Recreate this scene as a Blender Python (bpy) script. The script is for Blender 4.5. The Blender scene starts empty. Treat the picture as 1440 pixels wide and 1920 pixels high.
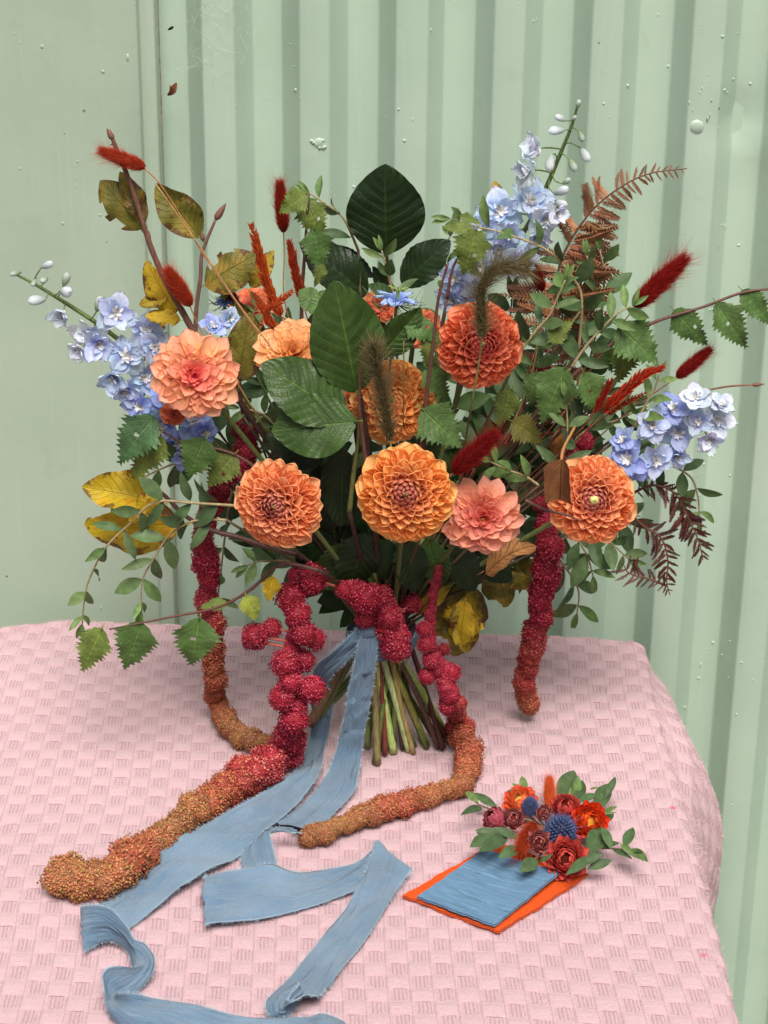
import bpy, math, random
import numpy as np
from mathutils import Vector, Matrix
R = math.radians
S = bpy.context.scene
rng = np.random.default_rng(7)
rd = random.Random(11)
TZ = 0.75                                   # height of the cloth on the table

# ---------------------------------------------------------------- camera
FPX = 3800.0
PITCH, ROLL = R(23.2), R(0.62)
CL = Vector((0.0, -1.624, TZ + 0.93))
cd = bpy.data.cameras.new('camera'); cam = bpy.data.objects.new('camera', cd)
S.collection.objects.link(cam); S.camera = cam
cd.sensor_fit = 'VERTICAL'; cd.sensor_height = 36.0; cd.lens = FPX / 1920 * 36
cd.clip_start = 0.05; cd.clip_end = 200
CM = Matrix.Rotation(math.pi / 2 - PITCH, 3, 'X') @ Matrix.Rotation(ROLL, 3, 'Z')
cam.matrix_world = Matrix.Translation(CL) @ CM.to_4x4()

# ---------------------------------------------------------------- world, sun, exposure
SUN_EL, SUN_AZ = 60.0, 9.0                 # azimuth: degrees to the right of straight behind the camera
w = bpy.data.worlds.new('World'); S.world = w; w.use_nodes = True
wn = w.node_tree; bg = wn.nodes['Background']
sky = wn.nodes.new('ShaderNodeTexSky'); sky.sky_type = 'NISHITA'; sky.sun_disc = False
sky.sun_elevation = R(SUN_EL); sky.sun_rotation = R(180 - SUN_AZ)
sky.air_density = 0.6; sky.dust_density = 6.0; sky.ozone_density = 0.4
wn.links.new(sky.outputs[0], bg.inputs[0]); bg.inputs[1].default_value = 0.05
sl = bpy.data.lights.new('sun', 'SUN'); so = bpy.data.objects.new('sun', sl); S.collection.objects.link(so)
sl.energy = 2.6; sl.angle = R(34); sl.color = (1.0, 0.95, 0.88)
sd = Vector((math.sin(R(SUN_AZ)) * math.cos(R(SUN_EL)), -math.cos(R(SUN_AZ)) * math.cos(R(SUN_EL)), math.sin(R(SUN_EL))))
so.rotation_euler = sd.to_track_quat('Z', 'Y').to_euler(); so.location = (0.6, -1.5, 3)
S.view_settings.view_transform = 'Standard'; S.view_settings.look = 'None'
S.view_settings.gamma = 1.0; S.view_settings.exposure = 0.78
S.cycles.use_denoising = True
S.cycles.max_bounces = 8

# ---------------------------------------------------------------- points in the place
def ray(px, py):
    return CM @ Vector(((px - 720) / FPX, -(py - 960) / FPX, -1.0))
def P(px, py, y=0.0):                       # the point of the vertical plane y seen there
    d = ray(px, py); return CL + d * ((y - CL.y) / d.y)
def T(px, py, z=0.0):                       # the point z above the cloth seen there
    d = ray(px, py); return CL + d * ((TZ + z - CL.z) / d.z)
def ax(p): return (CM.transposed() @ (Vector(p) - CL)).z * -1
def rs(p, rpx): return rpx * ax(p) / FPX
def tocam(p): return (CL - Vector(p)).normalized()

# ---------------------------------------------------------------- mesh helpers
def mk(name, V, F, uv=None, mat=None, smooth=True, col=None, mi=None):
    """V (n,3), F list of (array of polygons with k corners)"""
    me = bpy.data.meshes.new(name)
    V = np.asarray(V, dtype=np.float32)
    if isinstance(F, np.ndarray): F = [F]
    F = [np.asarray(f, dtype=np.int32) for f in F if len(f)]
    loops = np.concatenate([f.ravel() for f in F])
    sizes = np.concatenate([np.full(len(f), f.shape[1], dtype=np.int32) for f in F])
    starts = np.concatenate([[0], np.cumsum(sizes)[:-1]]).astype(np.int32)
    me.vertices.add(len(V)); me.vertices.foreach_set('co', V.ravel())
    me.loops.add(len(loops)); me.loops.foreach_set('vertex_index', loops)
    me.polygons.add(len(sizes)); me.polygons.foreach_set('loop_start', starts); me.polygons.foreach_set('loop_total', sizes)
    if uv is not None:
        ul = me.uv_layers.new(name='UVMap'); ul.data.foreach_set('uv', np.asarray(uv, dtype=np.float32)[loops].ravel())
    if col is not None:
        ca = me.color_attributes.new('tint', 'FLOAT_COLOR', 'POINT')
        c = np.ones((len(V), 4), dtype=np.float32); c[:, :col.shape[1]] = col
        ca.data.foreach_set('color', c.ravel())
    me.update(calc_edges=True)
    if smooth: me.polygons.foreach_set('use_smooth', np.ones(len(sizes), dtype=bool))
    for m in (mat if isinstance(mat, (list, tuple)) else [mat]):
        if m: me.materials.append(m)
    if mi is not None: me.polygons.foreach_set('material_index', np.asarray(mi, dtype=np.int32))
    return me
def gridF(n, m, off=0, wrap=False):
    i = np.arange(n - 1)[:, None]; j = np.arange(m if wrap else m - 1)[None, :]
    a = i * m + j; b = i * m + (j + 1) % m
    return (np.stack([a, b, b + m, a + m], -1).reshape(-1, 4) + off)
def catmull(pts, n=6):
    p = np.array([list(q) for q in pts], dtype=float)
    if len(p) < 3:
        t = np.linspace(0, 1, n + 1)[:, None]; return p[0] * (1 - t) + p[-1] * t
    q = np.vstack([2 * p[0] - p[1], p, 2 * p[-1] - p[-2]]); out = []
    t = np.linspace(0, 1, n, endpoint=False)[:, None]
    for i in range(1, len(q) - 2):
        a, b, c, d = q[i - 1], q[i], q[i + 1], q[i + 2]
        out.append(.5 * ((2 * b) + (-a + c) * t + (2 * a - 5 * b + 4 * c - d) * t * t + (-a + 3 * b - 3 * c + d) * t ** 3))
    out.append(p[-1:]); return np.vstack(out)
def tubeVF(pts, rad, k=7, cap=True, off=0):
    pts = np.asarray(pts, dtype=float); n = len(pts)
    rad = np.full(n, rad) if np.isscalar(rad) else np.interp(np.linspace(0, 1, n), np.linspace(0, 1, len(rad)), rad)
    tg = np.gradient(pts, axis=0); tg /= np.linalg.norm(tg, axis=1)[:, None] + 1e-12
    up = np.array([0, 0, 1.0]) if abs(tg[0][2]) < .9 else np.array([1.0, 0, 0])
    A = np.zeros((n, 3)); a = np.cross(tg[0], up); a /= np.linalg.norm(a)
    for i in range(n):
        a = a - tg[i] * a.dot(tg[i]); a /= np.linalg.norm(a) + 1e-12; A[i] = a
    B = np.cross(tg, A); th = np.linspace(0, 2 * math.pi, k, endpoint=False)
    V = pts[:, None] + rad[:, None, None] * (A[:, None] * np.cos(th)[None, :, None] + B[:, None] * np.sin(th)[None, :, None])
    V = V.reshape(-1, 3); F = [gridF(n, k, off, True)]
    if cap: F += [np.arange(k)[None, ::-1] + off, (np.arange(k) + (n - 1) * k)[None] + off]
    uv = np.stack([np.tile(np.arange(k) / k, n), np.repeat(np.linspace(0, 1, n), k)], -1)
    return V, F, uv
def joinVF(parts):
    """parts: list of (V, [F...], uv)"""
    Vs, Fs, Us, o = [], {}, [], 0
    for V, F, u in parts:
        Vs.append(V); Us.append(u if u is not None else np.zeros((len(V), 2)))
        for f in (F if isinstance(F, list) else [F]):
            Fs.setdefault(f.shape[1], []).append(f + o)
        o += len(V)
    return np.vstack(Vs), [np.vstack(f) for f in Fs.values()], np.vstack(Us)

# ---------------------------------------------------------------- object helpers
COL = S.collection
LOC = {}
def tag(o, label, cat, group=None, kind=None):
    if label: o['label'] = label
    if cat: o['category'] = cat
    if group: o['group'] = group
    if kind: o['kind'] = kind
    return o
def thing(name, label, cat, loc, group=None):
    o = bpy.data.objects.new(name, None); COL.objects.link(o); o.empty_display_size = .01
    o.location = Vector(loc); LOC[o.name] = Matrix.Translation(Vector(loc)); return tag(o, label, cat, group)
def part(name, me, root, M=None, color=None, c2=None, kind=None):
    o = bpy.data.objects.new(name, me); COL.objects.link(o); M = M or Matrix.Identity(4)
    if root is not None:
        o.parent = root; o.matrix_basis = LOC[root.name].inverted() @ M
    else: o.matrix_basis = M
    LOC[o.name] = M.copy()
    if color is not None: o.color = (*color[:3], 1)
    if c2 is not None: o['c2'] = [float(x) for x in c2]
    if kind: o['kind'] = kind
    return o
def frame(base, y, z, sx=1, sy=1, sz=1):
    y = Vector(y).normalized(); z = Vector(z); z = (z - y * z.dot(y))
    if z.length < 1e-5: z = y.orthogonal()
    z.normalize(); x = y.cross(z)
    M = Matrix((x * sx, y * sy, z * sz)).transposed().to_4x4(); M.translation = Vector(base); return M
def jit(c, a=.1, r=None):
    r = r or rd; k = 1 + r.uniform(-a, a); return tuple(max(0, x * k * (1 + r.uniform(-a, a) * .4)) for x in c[:3])

# ---------------------------------------------------------------- node helpers
class NT:
    def __init__(s, name):
        s.m = bpy.data.materials.new(name); s.m.use_nodes = True; s.t = s.m.node_tree; s.t.nodes.clear()
        s.out = s.t.nodes.new('ShaderNodeOutputMaterial')
    def n(s, ty, ins=None, **pr):
        nd = s.t.nodes.new('ShaderNode' + ty)
        for k, v in pr.items(): setattr(nd, k, v)
        for k, v in (ins or {}).items(): s.set(nd.inputs[k], v)
        return nd
    def set(s, i, v):
        if isinstance(v, bpy.types.NodeSocket): s.t.links.new(v, i)
        elif isinstance(v, (tuple, list)) and len(v) == 3 and i.type == 'RGBA': i.default_value = (*v, 1)
        else: i.default_value = v
    def math(s, op, a, b=0.0, c=0.0, clamp=False):
        nd = s.n('Math', operation=op, use_clamp=clamp); s.set(nd.inputs[0], a); s.set(nd.inputs[1], b)
        if op in ('MULTIPLY_ADD', 'WRAP', 'COMPARE'): s.set(nd.inputs[2], c)
        return nd.outputs[0]
    def mix(s, f, a, b, mode='MIX'):
        nd = s.n('Mix', data_type='RGBA', blend_type=mode); s.set(nd.inputs[0], f); s.set(nd.inputs[6], a); s.set(nd.inputs[7], b); return nd.outputs[2]
    def ramp(s, v, a, b, lo=0.0, hi=1.0):
        nd = s.n('MapRange', interpolation_type='SMOOTHSTEP'); s.set(nd.inputs[0], v)
        for i, x in zip((1, 2, 3, 4), (a, b, lo, hi)): s.set(nd.inputs[i], x)
        return nd.outputs[0]
    def noise(s, scale, detail=3, vec=None, dist=0.0, rough=.5, out=0):
        nd = s.n('TexNoise', {'Scale': scale, 'Detail': detail, 'Distortion': dist, 'Roughness': rough})
        if vec is not None: s.set(nd.inputs['Vector'], vec)
        return nd.outputs[out]
    def obj(s): return s.n('TexCoord').outputs['Object']
    def uv(s):
        nd = s.n('SeparateXYZ', {0: s.n('TexCoord').outputs['UV']}); return nd.outputs[0], nd.outputs[1]
    def bump(s, h, st, d=.001):
        return s.n('Bump', {'Height': h, 'Strength': st, 'Distance': d}).outputs[0]
    def fin(s, col, rough=.5, nrm=None, trans=0.0, spec=.4, tcol=None, sheen=0.0, coat=0.0, metal=0.0):
        b = s.n('BsdfPrincipled', {'Base Color': col, 'Roughness': rough, 'Specular IOR Level': spec, 'Sheen Weight': sheen, 'Coat Weight': coat, 'Metallic': metal})
        if sheen: b.inputs['Sheen Roughness'].default_value = .6
        if nrm is not None: s.set(b.inputs['Normal'], nrm)
        o = b.outputs[0]
        if trans:
            t = s.n('BsdfTranslucent', {'Color': tcol if tcol is not None else col})
            if nrm is not None: s.set(t.inputs['Normal'], nrm)
            o = s.n('MixShader', {0: trans, 1: o, 2: t.outputs[0]}).outputs[0]
        s.t.links.new(o, s.out.inputs[0]); return s.m
def lf(h):                                   # sRGB hex -> linear
    return tuple((lambda c: c / 12.92 if c <= .04045 else ((c + .055) / 1.055) ** 2.4)(int(h[i:i + 2], 16) / 255) for i in (0, 2, 4))

# ---------------------------------------------------------------- materials
def m_wall(name, base=(.42, .545, .44)):
    s = NT(name); o = s.obj()
    st = s.n('Mapping', {'Vector': o, 'Scale': (1, 1, .06)}).outputs[0]
    n1 = s.noise(9, 4, o); n2 = s.noise(60, 4, st, .3); n3 = s.noise(300, 2, s.n('Mapping', {'Vector': o, 'Scale': (1, 1, .25)}).outputs[0], .2)
    c = s.mix(s.ramp(n1, .3, .75), base, tuple(x * k for x, k in zip(base, (.90, .925, .91))))
    c = s.mix(s.ramp(n2, .55, .78, 0, .2), c, tuple(x * k for x, k in zip(base, (.80, .86, .80))))
    sp = s.n('TexVoronoi', {'Vector': o, 'Scale': 26.0, 'Randomness': 1.0})
    spk = s.math('MULTIPLY', s.ramp(sp.outputs['Distance'], .05, .025), s.ramp(s.noise(5, 2, o), .5, .6))
    c = s.mix(spk, c, (.06, .05, .04))
    fs = s.noise(240, 2, s.n('Mapping', {'Vector': o, 'Scale': (1, 1, .03)}).outputs[0]); c = s.mix(s.ramp(fs, .58, .75, 0, .22), c, tuple(x * 1.12 for x in base)); c = s.mix(s.ramp(s.noise(38, 5, o, 1.0), .62, .72, 0, .22), c, tuple(x * .78 for x in base))
    h = s.math('ADD', s.math('MULTIPLY', n3, .25), s.math('ADD', s.math('MULTIPLY', n2, .5), s.math('MULTIPLY', s.noise(110, 2, o), .5)))
    return s.fin(c, s.ramp(n1, .2, .8, .32, .5), s.bump(h, .28, .0012), spec=.4)
def m_plain(name, col, rough=.5, nz=0, amt=.15, bmp=0, metal=0.0, objcol=False):
    s = NT(name); o = s.obj()
    base = s.n('ObjectInfo').outputs['Color'] if objcol else s.n('RGB').outputs[0]
    if not objcol: base.node.outputs[0].default_value = (*col, 1)
    if nz:
        n = s.noise(nz, 4, o)
        c = s.mix(1.0, base, s.n('CombineXYZ', {i: s.ramp(n, .25, .75, 1 - amt, 1 + amt) for i in (0, 1, 2)}).outputs[0], 'MULTIPLY')
        return s.fin(c, rough, s.bump(n, bmp, .001) if bmp else None, metal=metal)
    return s.fin(base, rough, metal=metal)
def m_cloth():
    s = NT('pink_waffle_cotton'); u, v = s.uv()
    fu, fv = s.math('FRACT', u), s.math('FRACT', v)
    ck = s.math('MODULO', s.math('ADD', s.math('FLOOR', u), s.math('FLOOR', v)), 2.0)
    ck = s.math('ABSOLUTE', ck); ck = s.math('GREATER_THAN', ck, .5)                                # 1: sunk block
    wb = s.math('MULTIPLY', s.math('SUBTRACT', s.noise(140, 2, s.obj()), .5), .16); fq = s.math('ADD', fu, wb); inu = s.math('MULTIPLY', s.ramp(fq, .12, .22), s.ramp(fq, .90, .80)); inv = s.math('MULTIPLY', s.ramp(s.math('ADD', fv, wb), .06, .2), s.ramp(fv, 1.0, .94))
    sunk = s.math('MULTIPLY', ck, s.math('MULTIPLY', inu, inv))
    o = s.obj(); nzw = s.noise(300, 2, o)
    wob = s.math('MULTIPLY', s.math('SUBTRACT', nzw, .5), .5)
    rib = s.math('SINE', s.math('MULTIPLY', s.math('ADD', s.math('MULTIPLY', fu, 5.6), wob), 2 * math.pi))
    yarn = s.math('SINE', s.math('MULTIPLY', s.math('ADD', s.math('MULTIPLY', v, 6.0), wob), 2 * math.pi))
    stitch = s.math('SINE', s.math('MULTIPLY', s.math('ADD', s.math('MULTIPLY', u, 15.0), wob), 2 * math.pi))
    fine = s.noise(950, 3, o, rough=.7)
    raised = s.math('MULTIPLY', s.math('SUBTRACT', 1.0, ck), s.math('MULTIPLY', s.ramp(fv, 0, .05), s.ramp(fv, 1.0, .6)))
    # heights in millimetres
    h = s.math('MULTIPLY', sunk, s.math('ADD', s.math('MULTIPLY', rib, .30), -.55))
    h = s.math('ADD', h, s.math('MULTIPLY', raised, .5))
    h = s.math('ADD', h, s.math('MULTIPLY', s.math('SUBTRACT', 1.0, sunk), s.math('ADD', s.math('MULTIPLY', yarn, .10), s.math('MULTIPLY', stitch, .06))))
    h = s.math('ADD', h, s.math('MULTIPLY', fine, 1.3))
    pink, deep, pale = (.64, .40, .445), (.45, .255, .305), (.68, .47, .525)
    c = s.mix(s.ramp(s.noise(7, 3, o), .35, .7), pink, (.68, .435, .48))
    c = s.mix(s.math('MULTIPLY', sunk, s.ramp(rib, .3, -.8, .14, .95)), c, deep)  # shade of the sunk blocks put into the colour, strongest between ribs
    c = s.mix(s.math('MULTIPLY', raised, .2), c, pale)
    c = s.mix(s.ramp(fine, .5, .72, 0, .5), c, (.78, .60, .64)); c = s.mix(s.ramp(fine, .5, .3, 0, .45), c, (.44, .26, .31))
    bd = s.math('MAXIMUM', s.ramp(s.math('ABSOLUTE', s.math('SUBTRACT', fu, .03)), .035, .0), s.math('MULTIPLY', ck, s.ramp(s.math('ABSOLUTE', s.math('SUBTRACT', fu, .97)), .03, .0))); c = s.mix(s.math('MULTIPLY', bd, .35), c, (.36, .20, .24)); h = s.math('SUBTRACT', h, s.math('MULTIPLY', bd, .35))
    # shadow line under each raised block, put into colour and bump
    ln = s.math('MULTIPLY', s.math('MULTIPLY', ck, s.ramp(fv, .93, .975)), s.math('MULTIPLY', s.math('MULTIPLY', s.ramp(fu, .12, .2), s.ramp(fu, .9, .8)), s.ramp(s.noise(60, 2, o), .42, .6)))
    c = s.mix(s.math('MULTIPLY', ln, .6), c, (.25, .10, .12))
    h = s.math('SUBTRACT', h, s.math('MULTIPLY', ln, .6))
    st = s.n('TexVoronoi', {'Vector': o, 'Scale': 14.0}); 
    c = s.mix(s.math('MULTIPLY', s.ramp(st.outputs['Distance'], .06, .02), s.ramp(s.noise(9, 2, o), .56, .6)), c, (.62, .12, .16))
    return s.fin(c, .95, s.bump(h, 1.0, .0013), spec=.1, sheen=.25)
def m_leaf(name, veins=7.0, slant=2.2, vein_col=1.5, rough=.45, bump=.5, blot=None, trans=.15, spec=.4, fine=0.0):
    s = NT(name); u, v = s.uv(); oi = s.n('ObjectInfo'); o = s.obj()
    base = oi.outputs['Color']; rnd = oi.outputs['Random']
    p = s.math('ABSOLUTE', s.math('SUBTRACT', s.math('MULTIPLY', u, 2.0), 1.0))
    q = s.math('SUBTRACT', s.math('MULTIPLY', v, veins), s.math('MULTIPLY', p, slant))
    q = s.math('ADD', q, s.math('MULTIPLY', s.noise(3, 2, s.n('TexCoord').outputs['UV']), .4))
    f = s.math('ABSOLUTE', s.math('SUBTRACT', s.math('FRACT', q), .5))       # 0 on a vein
    vein = s.ramp(f, .07, .0); mid = s.ramp(p, .055, .015)
    vn = s.math('MAXIMUM', s.math('MULTIPLY', vein, .6), mid)
    off = s.n('VectorMath', {0: o, 1: s.n('CombineXYZ', {0: s.math('MULTIPLY', rnd, 50.0)}).outputs[0]}, operation='ADD').outputs[0]
    n1 = s.noise(4, 4, off); n2 = s.noise(16, 3, off)
    k = s.ramp(n1, .3, .7, .78, 1.2)
    c = s.mix(1.0, base, s.n('CombineXYZ', {0: k, 1: k, 2: k}).outputs[0], 'MULTIPLY')
    if blot:
        edge = s.math('ADD', s.math('MULTIPLY', p, .25), s.noise(5, 5, off, rough=.65))
        c = s.mix(s.ramp(n1, .46, .62), c, s.n('Attribute', attribute_type='OBJECT', attribute_name='c2').outputs['Color'])
        c = s.mix(s.ramp(edge, .68, .76, 0, .85), c, blot)
        c = s.mix(s.ramp(n2, .66, .72, 0, .8), c, blot)
    c = s.mix(s.math('MULTIPLY', vn, .55), c, s.mix(1.0, base, (vein_col, vein_col, vein_col * .9), 'MULTIPLY'))
    if fine: c = s.mix(s.ramp(n2, .72, .76, 0, fine), c, (.5, .42, .28))
    c = s.mix(s.math('MULTIPLY', s.n('NewGeometry').outputs['Backfacing'], .35), c, (.30, .36, .26))
    h = s.math('SUBTRACT', s.math('MULTIPLY', s.noise(40, 2, off), .10), vn)
    return s.fin(c, rough, s.bump(h, bump, .01), trans=trans, spec=spec)
def m_petal(name, rough=.5, trans=.3, streak=.25, lo=.15, hi=.85, edge=None, veins=8.0):
    s = NT(name); u, v = s.uv(); oi = s.n('ObjectInfo')
    c2 = s.n('Attribute', attribute_type='OBJECT', attribute_name='c2').outputs['Color']
    wv = s.noise(5.0, 3, s.n('CombineXYZ', {0: s.math('ADD', s.math('MULTIPLY', u, veins), s.math('MULTIPLY', oi.outputs['Random'], 40.0)), 1: s.math('MULTIPLY', v, 1.2)}).outputs[0])
    f = s.ramp(s.math('ADD', v, s.math('MULTIPLY', s.math('SUBTRACT', wv, .5), streak * 2)), lo, hi)
    c = s.mix(f, oi.outputs['Color'], c2)
    k = s.ramp(wv, .35, .65, .9, 1.08); c = s.mix(1.0, c, s.n('CombineXYZ', {0: k, 1: k, 2: k}).outputs[0], 'MULTIPLY')
    if edge:
        p = s.math('ABSOLUTE', s.math('SUBTRACT', s.math('MULTIPLY', u, 2.0), 1.0))
        c = s.mix(s.math('MULTIPLY', s.ramp(s.math('MAXIMUM', p, s.ramp(v, .8, 1.0)), .75, 1.0), edge[3]), c, edge[:3])
    return s.fin(c, rough, s.bump(wv, .12, .02), trans=trans, spec=.25)
def m_tint(name, rough=.6, trans=0.0, amt=.6, spec=.3, sheen=0.0):
    """object colour times a per-piece tint stored on the mesh"""
    s = NT(name); c = s.mix(1.0, s.n('ObjectInfo').outputs['Color'], s.n('Attribute', attribute_type='GEOMETRY', attribute_name='tint').outputs['Color'], 'MULTIPLY')
    return s.fin(c, rough, trans=trans, spec=spec, sheen=sheen)
def m_stem(name, rough=.5):
    s = NT(name); o = s.obj(); u, v = s.uv()
    st = s.n('Mapping', {'Vector': o, 'Scale': (1, 1, .15)}).outputs[0]
    n = s.noise(700, 3, st); n2 = s.noise(90, 3, o)
    k = s.ramp(n, .3, .7, .75, 1.25)
    c = s.mix(1.0, s.n('ObjectInfo').outputs['Color'], s.n('CombineXYZ', {0: k, 1: k, 2: k}).outputs[0], 'MULTIPLY')
    c = s.mix(s.ramp(n2, .55, .7, 0, .3), c, (.10, .05, .03))
    return s.fin(c, rough, s.bump(s.math('ADD', n, n2), .5, .0007), spec=.4)
def m_ribbon():
    s = NT('blue_silk_ribbon'); u, v = s.uv(); o = s.obj()
    warp = s.noise(1.0, 3, s.n('CombineXYZ', {0: s.math('MULTIPLY', u, 90.0), 1: s.math('MULTIPLY', v, 14.0)}).outputs[0])
    weft = s.noise(1.0, 2, s.n('CombineXYZ', {0: s.math('MULTIPLY', u, 6.0), 1: s.math('MULTIPLY', v, 1500.0)}).outputs[0])
    big = s.noise(22, 4, o, .4)
    c = s.mix(s.ramp(big, .3, .72), (.105, .21, .335), (.175, .30, .44))
    c = s.mix(s.ramp(warp, .5, .8, 0, .4), c, (.27, .41, .52))
    c = s.mix(s.ramp(weft, .5, .8, 0, .25), c, (.12, .24, .36))
    p = s.math('ABSOLUTE', s.math('SUBTRACT', s.math('MULTIPLY', u, 2.0), 1.0))
    c = s.mix(s.ramp(p, .93, 1.0, 0, .5), c, (.45, .57, .64))
    h = s.math('ADD', s.math('MULTIPLY', warp, 1.0), s.math('ADD', s.math('MULTIPLY', weft, .4), s.math('MULTIPLY', s.noise(1.0, 4, s.n('CombineXYZ', {0: s.math('MULTIPLY', u, 7.0), 1: s.math('MULTIPLY', v, 45.0)}).outputs[0], 1.5), 2.3)))
    return s.fin(c, .55, s.bump(h, .9, .0018), trans=.12, spec=.25, sheen=.3)
def m_felt():
    s = NT('orange_woven_cloth'); u, v = s.uv()
    tw = s.math('SINE', s.math('MULTIPLY', s.math('ADD', s.math('MULTIPLY', u, 60.0), s.math('MULTIPLY', v, 34.0)), 6.2832))
    wf = s.math('SINE', s.math('MULTIPLY', v, 700.0)); n = s.noise(900, 2, s.obj())
    c = s.mix(s.ramp(tw, -.6, .6), (.50, .05, .004), (.78, .105, .008))
    h = s.math('ADD', s.math('MULTIPLY', tw, .5), s.math('ADD', s.math('MULTIPLY', wf, .2), n))
    return s.fin(c, .9, s.bump(h, .6, .0006), spec=.05, sheen=.05)
def m_board():
    s = NT('blue_painted_bark'); u, v = s.uv()
    vec = s.n('CombineXYZ', {0: s.math('MULTIPLY', u, 1.6), 1: s.math('MULTIPLY', v, 26.0)}).outputs[0]
    g = s.noise(2.2, 5, vec, .3); g2 = s.noise(.55, 3, s.n('CombineXYZ', {0: s.math('MULTIPLY', u, 1.0), 1: s.math('MULTIPLY', v, 9.0)}).outputs[0], .2)
    c = s.mix(s.ramp(g, .3, .7), (.085, .175, .28), (.135, .25, .38))
    c = s.mix(s.ramp(g2, .55, .75, 0, .4), c, (.18, .29, .41))
    for v0, sl_, u0, u1, k_ in ((.30, -.05, .25, 1.0, .8), (.62, .03, .0, .85, .7), (.80, .02, .2, 1.0, .5), (.10, -.02, .1, .75, .35)):
        wv_ = s.math('MULTIPLY', s.math('SUBTRACT', s.noise(6, 3, s.n('TexCoord').outputs['UV']), .5), .04); dl = s.math('ABSOLUTE', s.math('SUBTRACT', s.math('ADD', s.math('MULTIPLY', v, 1 / 1.1), wv_), s.math('ADD', s.math('MULTIPLY', u, sl_), v0)))
        c = s.mix(s.math('MULTIPLY', s.ramp(dl, .007, .002, 0, k_), s.math('MULTIPLY', s.ramp(u, u0, u0 + .1), s.ramp(u, u1, u1 - .1))), c, (.03, .05, .08))
    c = s.mix(s.ramp(s.noise(.9, 4, vec), .66, .7, 0, .7), c, (.10, .17, .24))
    return s.fin(c, .6, s.bump(s.math('ADD', g, g2), .15, .0008), spec=.3)

M_WALL = m_wall('green_wall_paint'); M_WALL2 = m_wall('green_door_paint', (.385, .485, .38))
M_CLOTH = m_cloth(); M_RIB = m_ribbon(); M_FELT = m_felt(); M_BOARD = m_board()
M_BEECH = m_leaf('dark_beech_leaf', 9, 2.6, 2.4, .36, .35, trans=.06, spec=.3)
M_BIRCH = m_leaf('birch_leaf', 8, 2.6, 2.6, .5, .55, trans=.15, fine=.5)
M_EUC = m_leaf('eucalyptus_leaf', 9, 1.2, 1.35, .55, .15, trans=.1, spec=.3)
M_AUT = m_leaf('autumn_leaf', 9, 2.4, 1.25, .55, .6, blot=(.10, .035, .018), trans=.25)
M_DRY = m_leaf('dry_leaf', 8, 2.4, .6, .6, .8, trans=.15)
M_PETAL = m_petal('dahlia_petal', .40, .45, .22, .05, 1.1)
M_SEPAL = m_petal('delphinium_sepal', .45, .35, .5, .0, .9, veins=7)
M_STRAW = m_petal('straw_petal', .3, .2, .2, .1, .9)
M_STEM = m_stem('stem_skin'); M_TINT = m_tint('grain_tint', .6, .1); M_HAIR = m_tint('soft_hair', .7, .3)
M_DARK = m_plain('dark_speck', (.02, .018, .015), .7); M_WEB = m_plain('cobweb', (.75, .78, .72), .6)
M_WOOD = m_plain('table_wood', (.25, .15, .08), .5, 30, .3); M_EARTH = m_plain('earth', (.12, .10, .075), .95, 6, .4, .6)
M_OBJ = m_plain('object_colour', (1, 1, 1), .5, 80, .15, .2, objcol=True)

# ---------------------------------------------------------------- wall
YW = 0.292
EDG = [(348, 380), (440, 472), (527, 562), (618, 652), (710, 742), (802, 833), (892, 925), (982, 1018), (1076, 1107), (1165, 1200), (1265, 1295), (1355, 1392)]
wx = lambda px: P(px, 100, YW + .006).x
def low(x, z, k=1.0):
    return k * (.0008 * np.sin(3.1 * z + 5 * x) + .0006 * np.sin(9 * z - 13 * x + 1) + .0004 * np.sin(23 * z + 31 * x))
def profile():
    pr = [(wx(296), .016), (wx(310), .0155)]; ridge = True                # after the door panel: first flat is a valley
    hgt = lambda r: 0.0 if r else .026
    e = [(wx(a), wx(b)) for a, b in EDG]; per = (e[-1][0] - e[1][0]) / 5
    while e[-1][1] < 1.3: e.append((e[-2][0] + per, e[-2][1] + per))
    cur = False; pts = [(wx(296), hgt(cur))]
    for a, b in e:
        for k in (-.0015, 0, .0015): pts.append((a + k, hgt(cur) + (0 if k <= 0 else (hgt(not cur) - hgt(cur)) * .13) + (0 if k else (hgt(not cur) - hgt(cur)) * .03)))
        cur = not cur
        for k in (-.0015, 0, .0015): pts.append((b + k, hgt(cur) + (0 if k >= 0 else (hgt(not cur) - hgt(cur)) * .13) + (0 if k else (hgt(not cur) - hgt(cur)) * .03)))
    pts.append((1.32, hgt(cur))); return pts
wallT = thing('corrugated_wall', 'pale green painted corrugated metal wall rising behind the bouquet', 'wall', (0.3, YW, 0))
pr = profile(); zs = np.linspace(0, 2.4, 150)
X = np.array([p[0] for p in pr]); Yp = np.array([p[1] for p in pr])
XX, ZZ = np.meshgrid(X, zs); YY = YW + Yp[None] + low(XX, ZZ)
dp = P(1378, 235, YW); dd = (XX - dp.x) ** 2 + (ZZ - dp.z) ** 2
YY += .008 * np.exp(-dd / .018 ** 2) - .004 * np.exp(-((XX - dp.x - .03) ** 2 + (ZZ - dp.z + .02) ** 2) / .02 ** 2)
V = np.stack([XX, YY, ZZ], -1).reshape(-1, 3)
part('corrugated_sheet', mk('corrugated_sheet', V, gridF(len(zs), len(X))[:, ::-1], mat=M_WALL), wallT)
bk = [(wx(296), YW + .03, 0), (1.32, YW + .03, 0), (1.32, YW + .03, 2.4), (wx(296), YW + .03, 2.4)]
part('back_sheet', mk('back_sheet', bk, np.array([[0, 1, 2, 3]]), mat=M_WALL, smooth=False), wallT)
doorT = thing('metal_door', 'flat green painted metal door panel with a raised edge strip beside the corrugations', 'door', (-.6, YW, 0))
xs = np.concatenate([np.linspace(-1.3, wx(258), 30), [wx(261), wx(264), wx(268), wx(290), wx(293.5), wx(294.5), wx(295)]])
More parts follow.
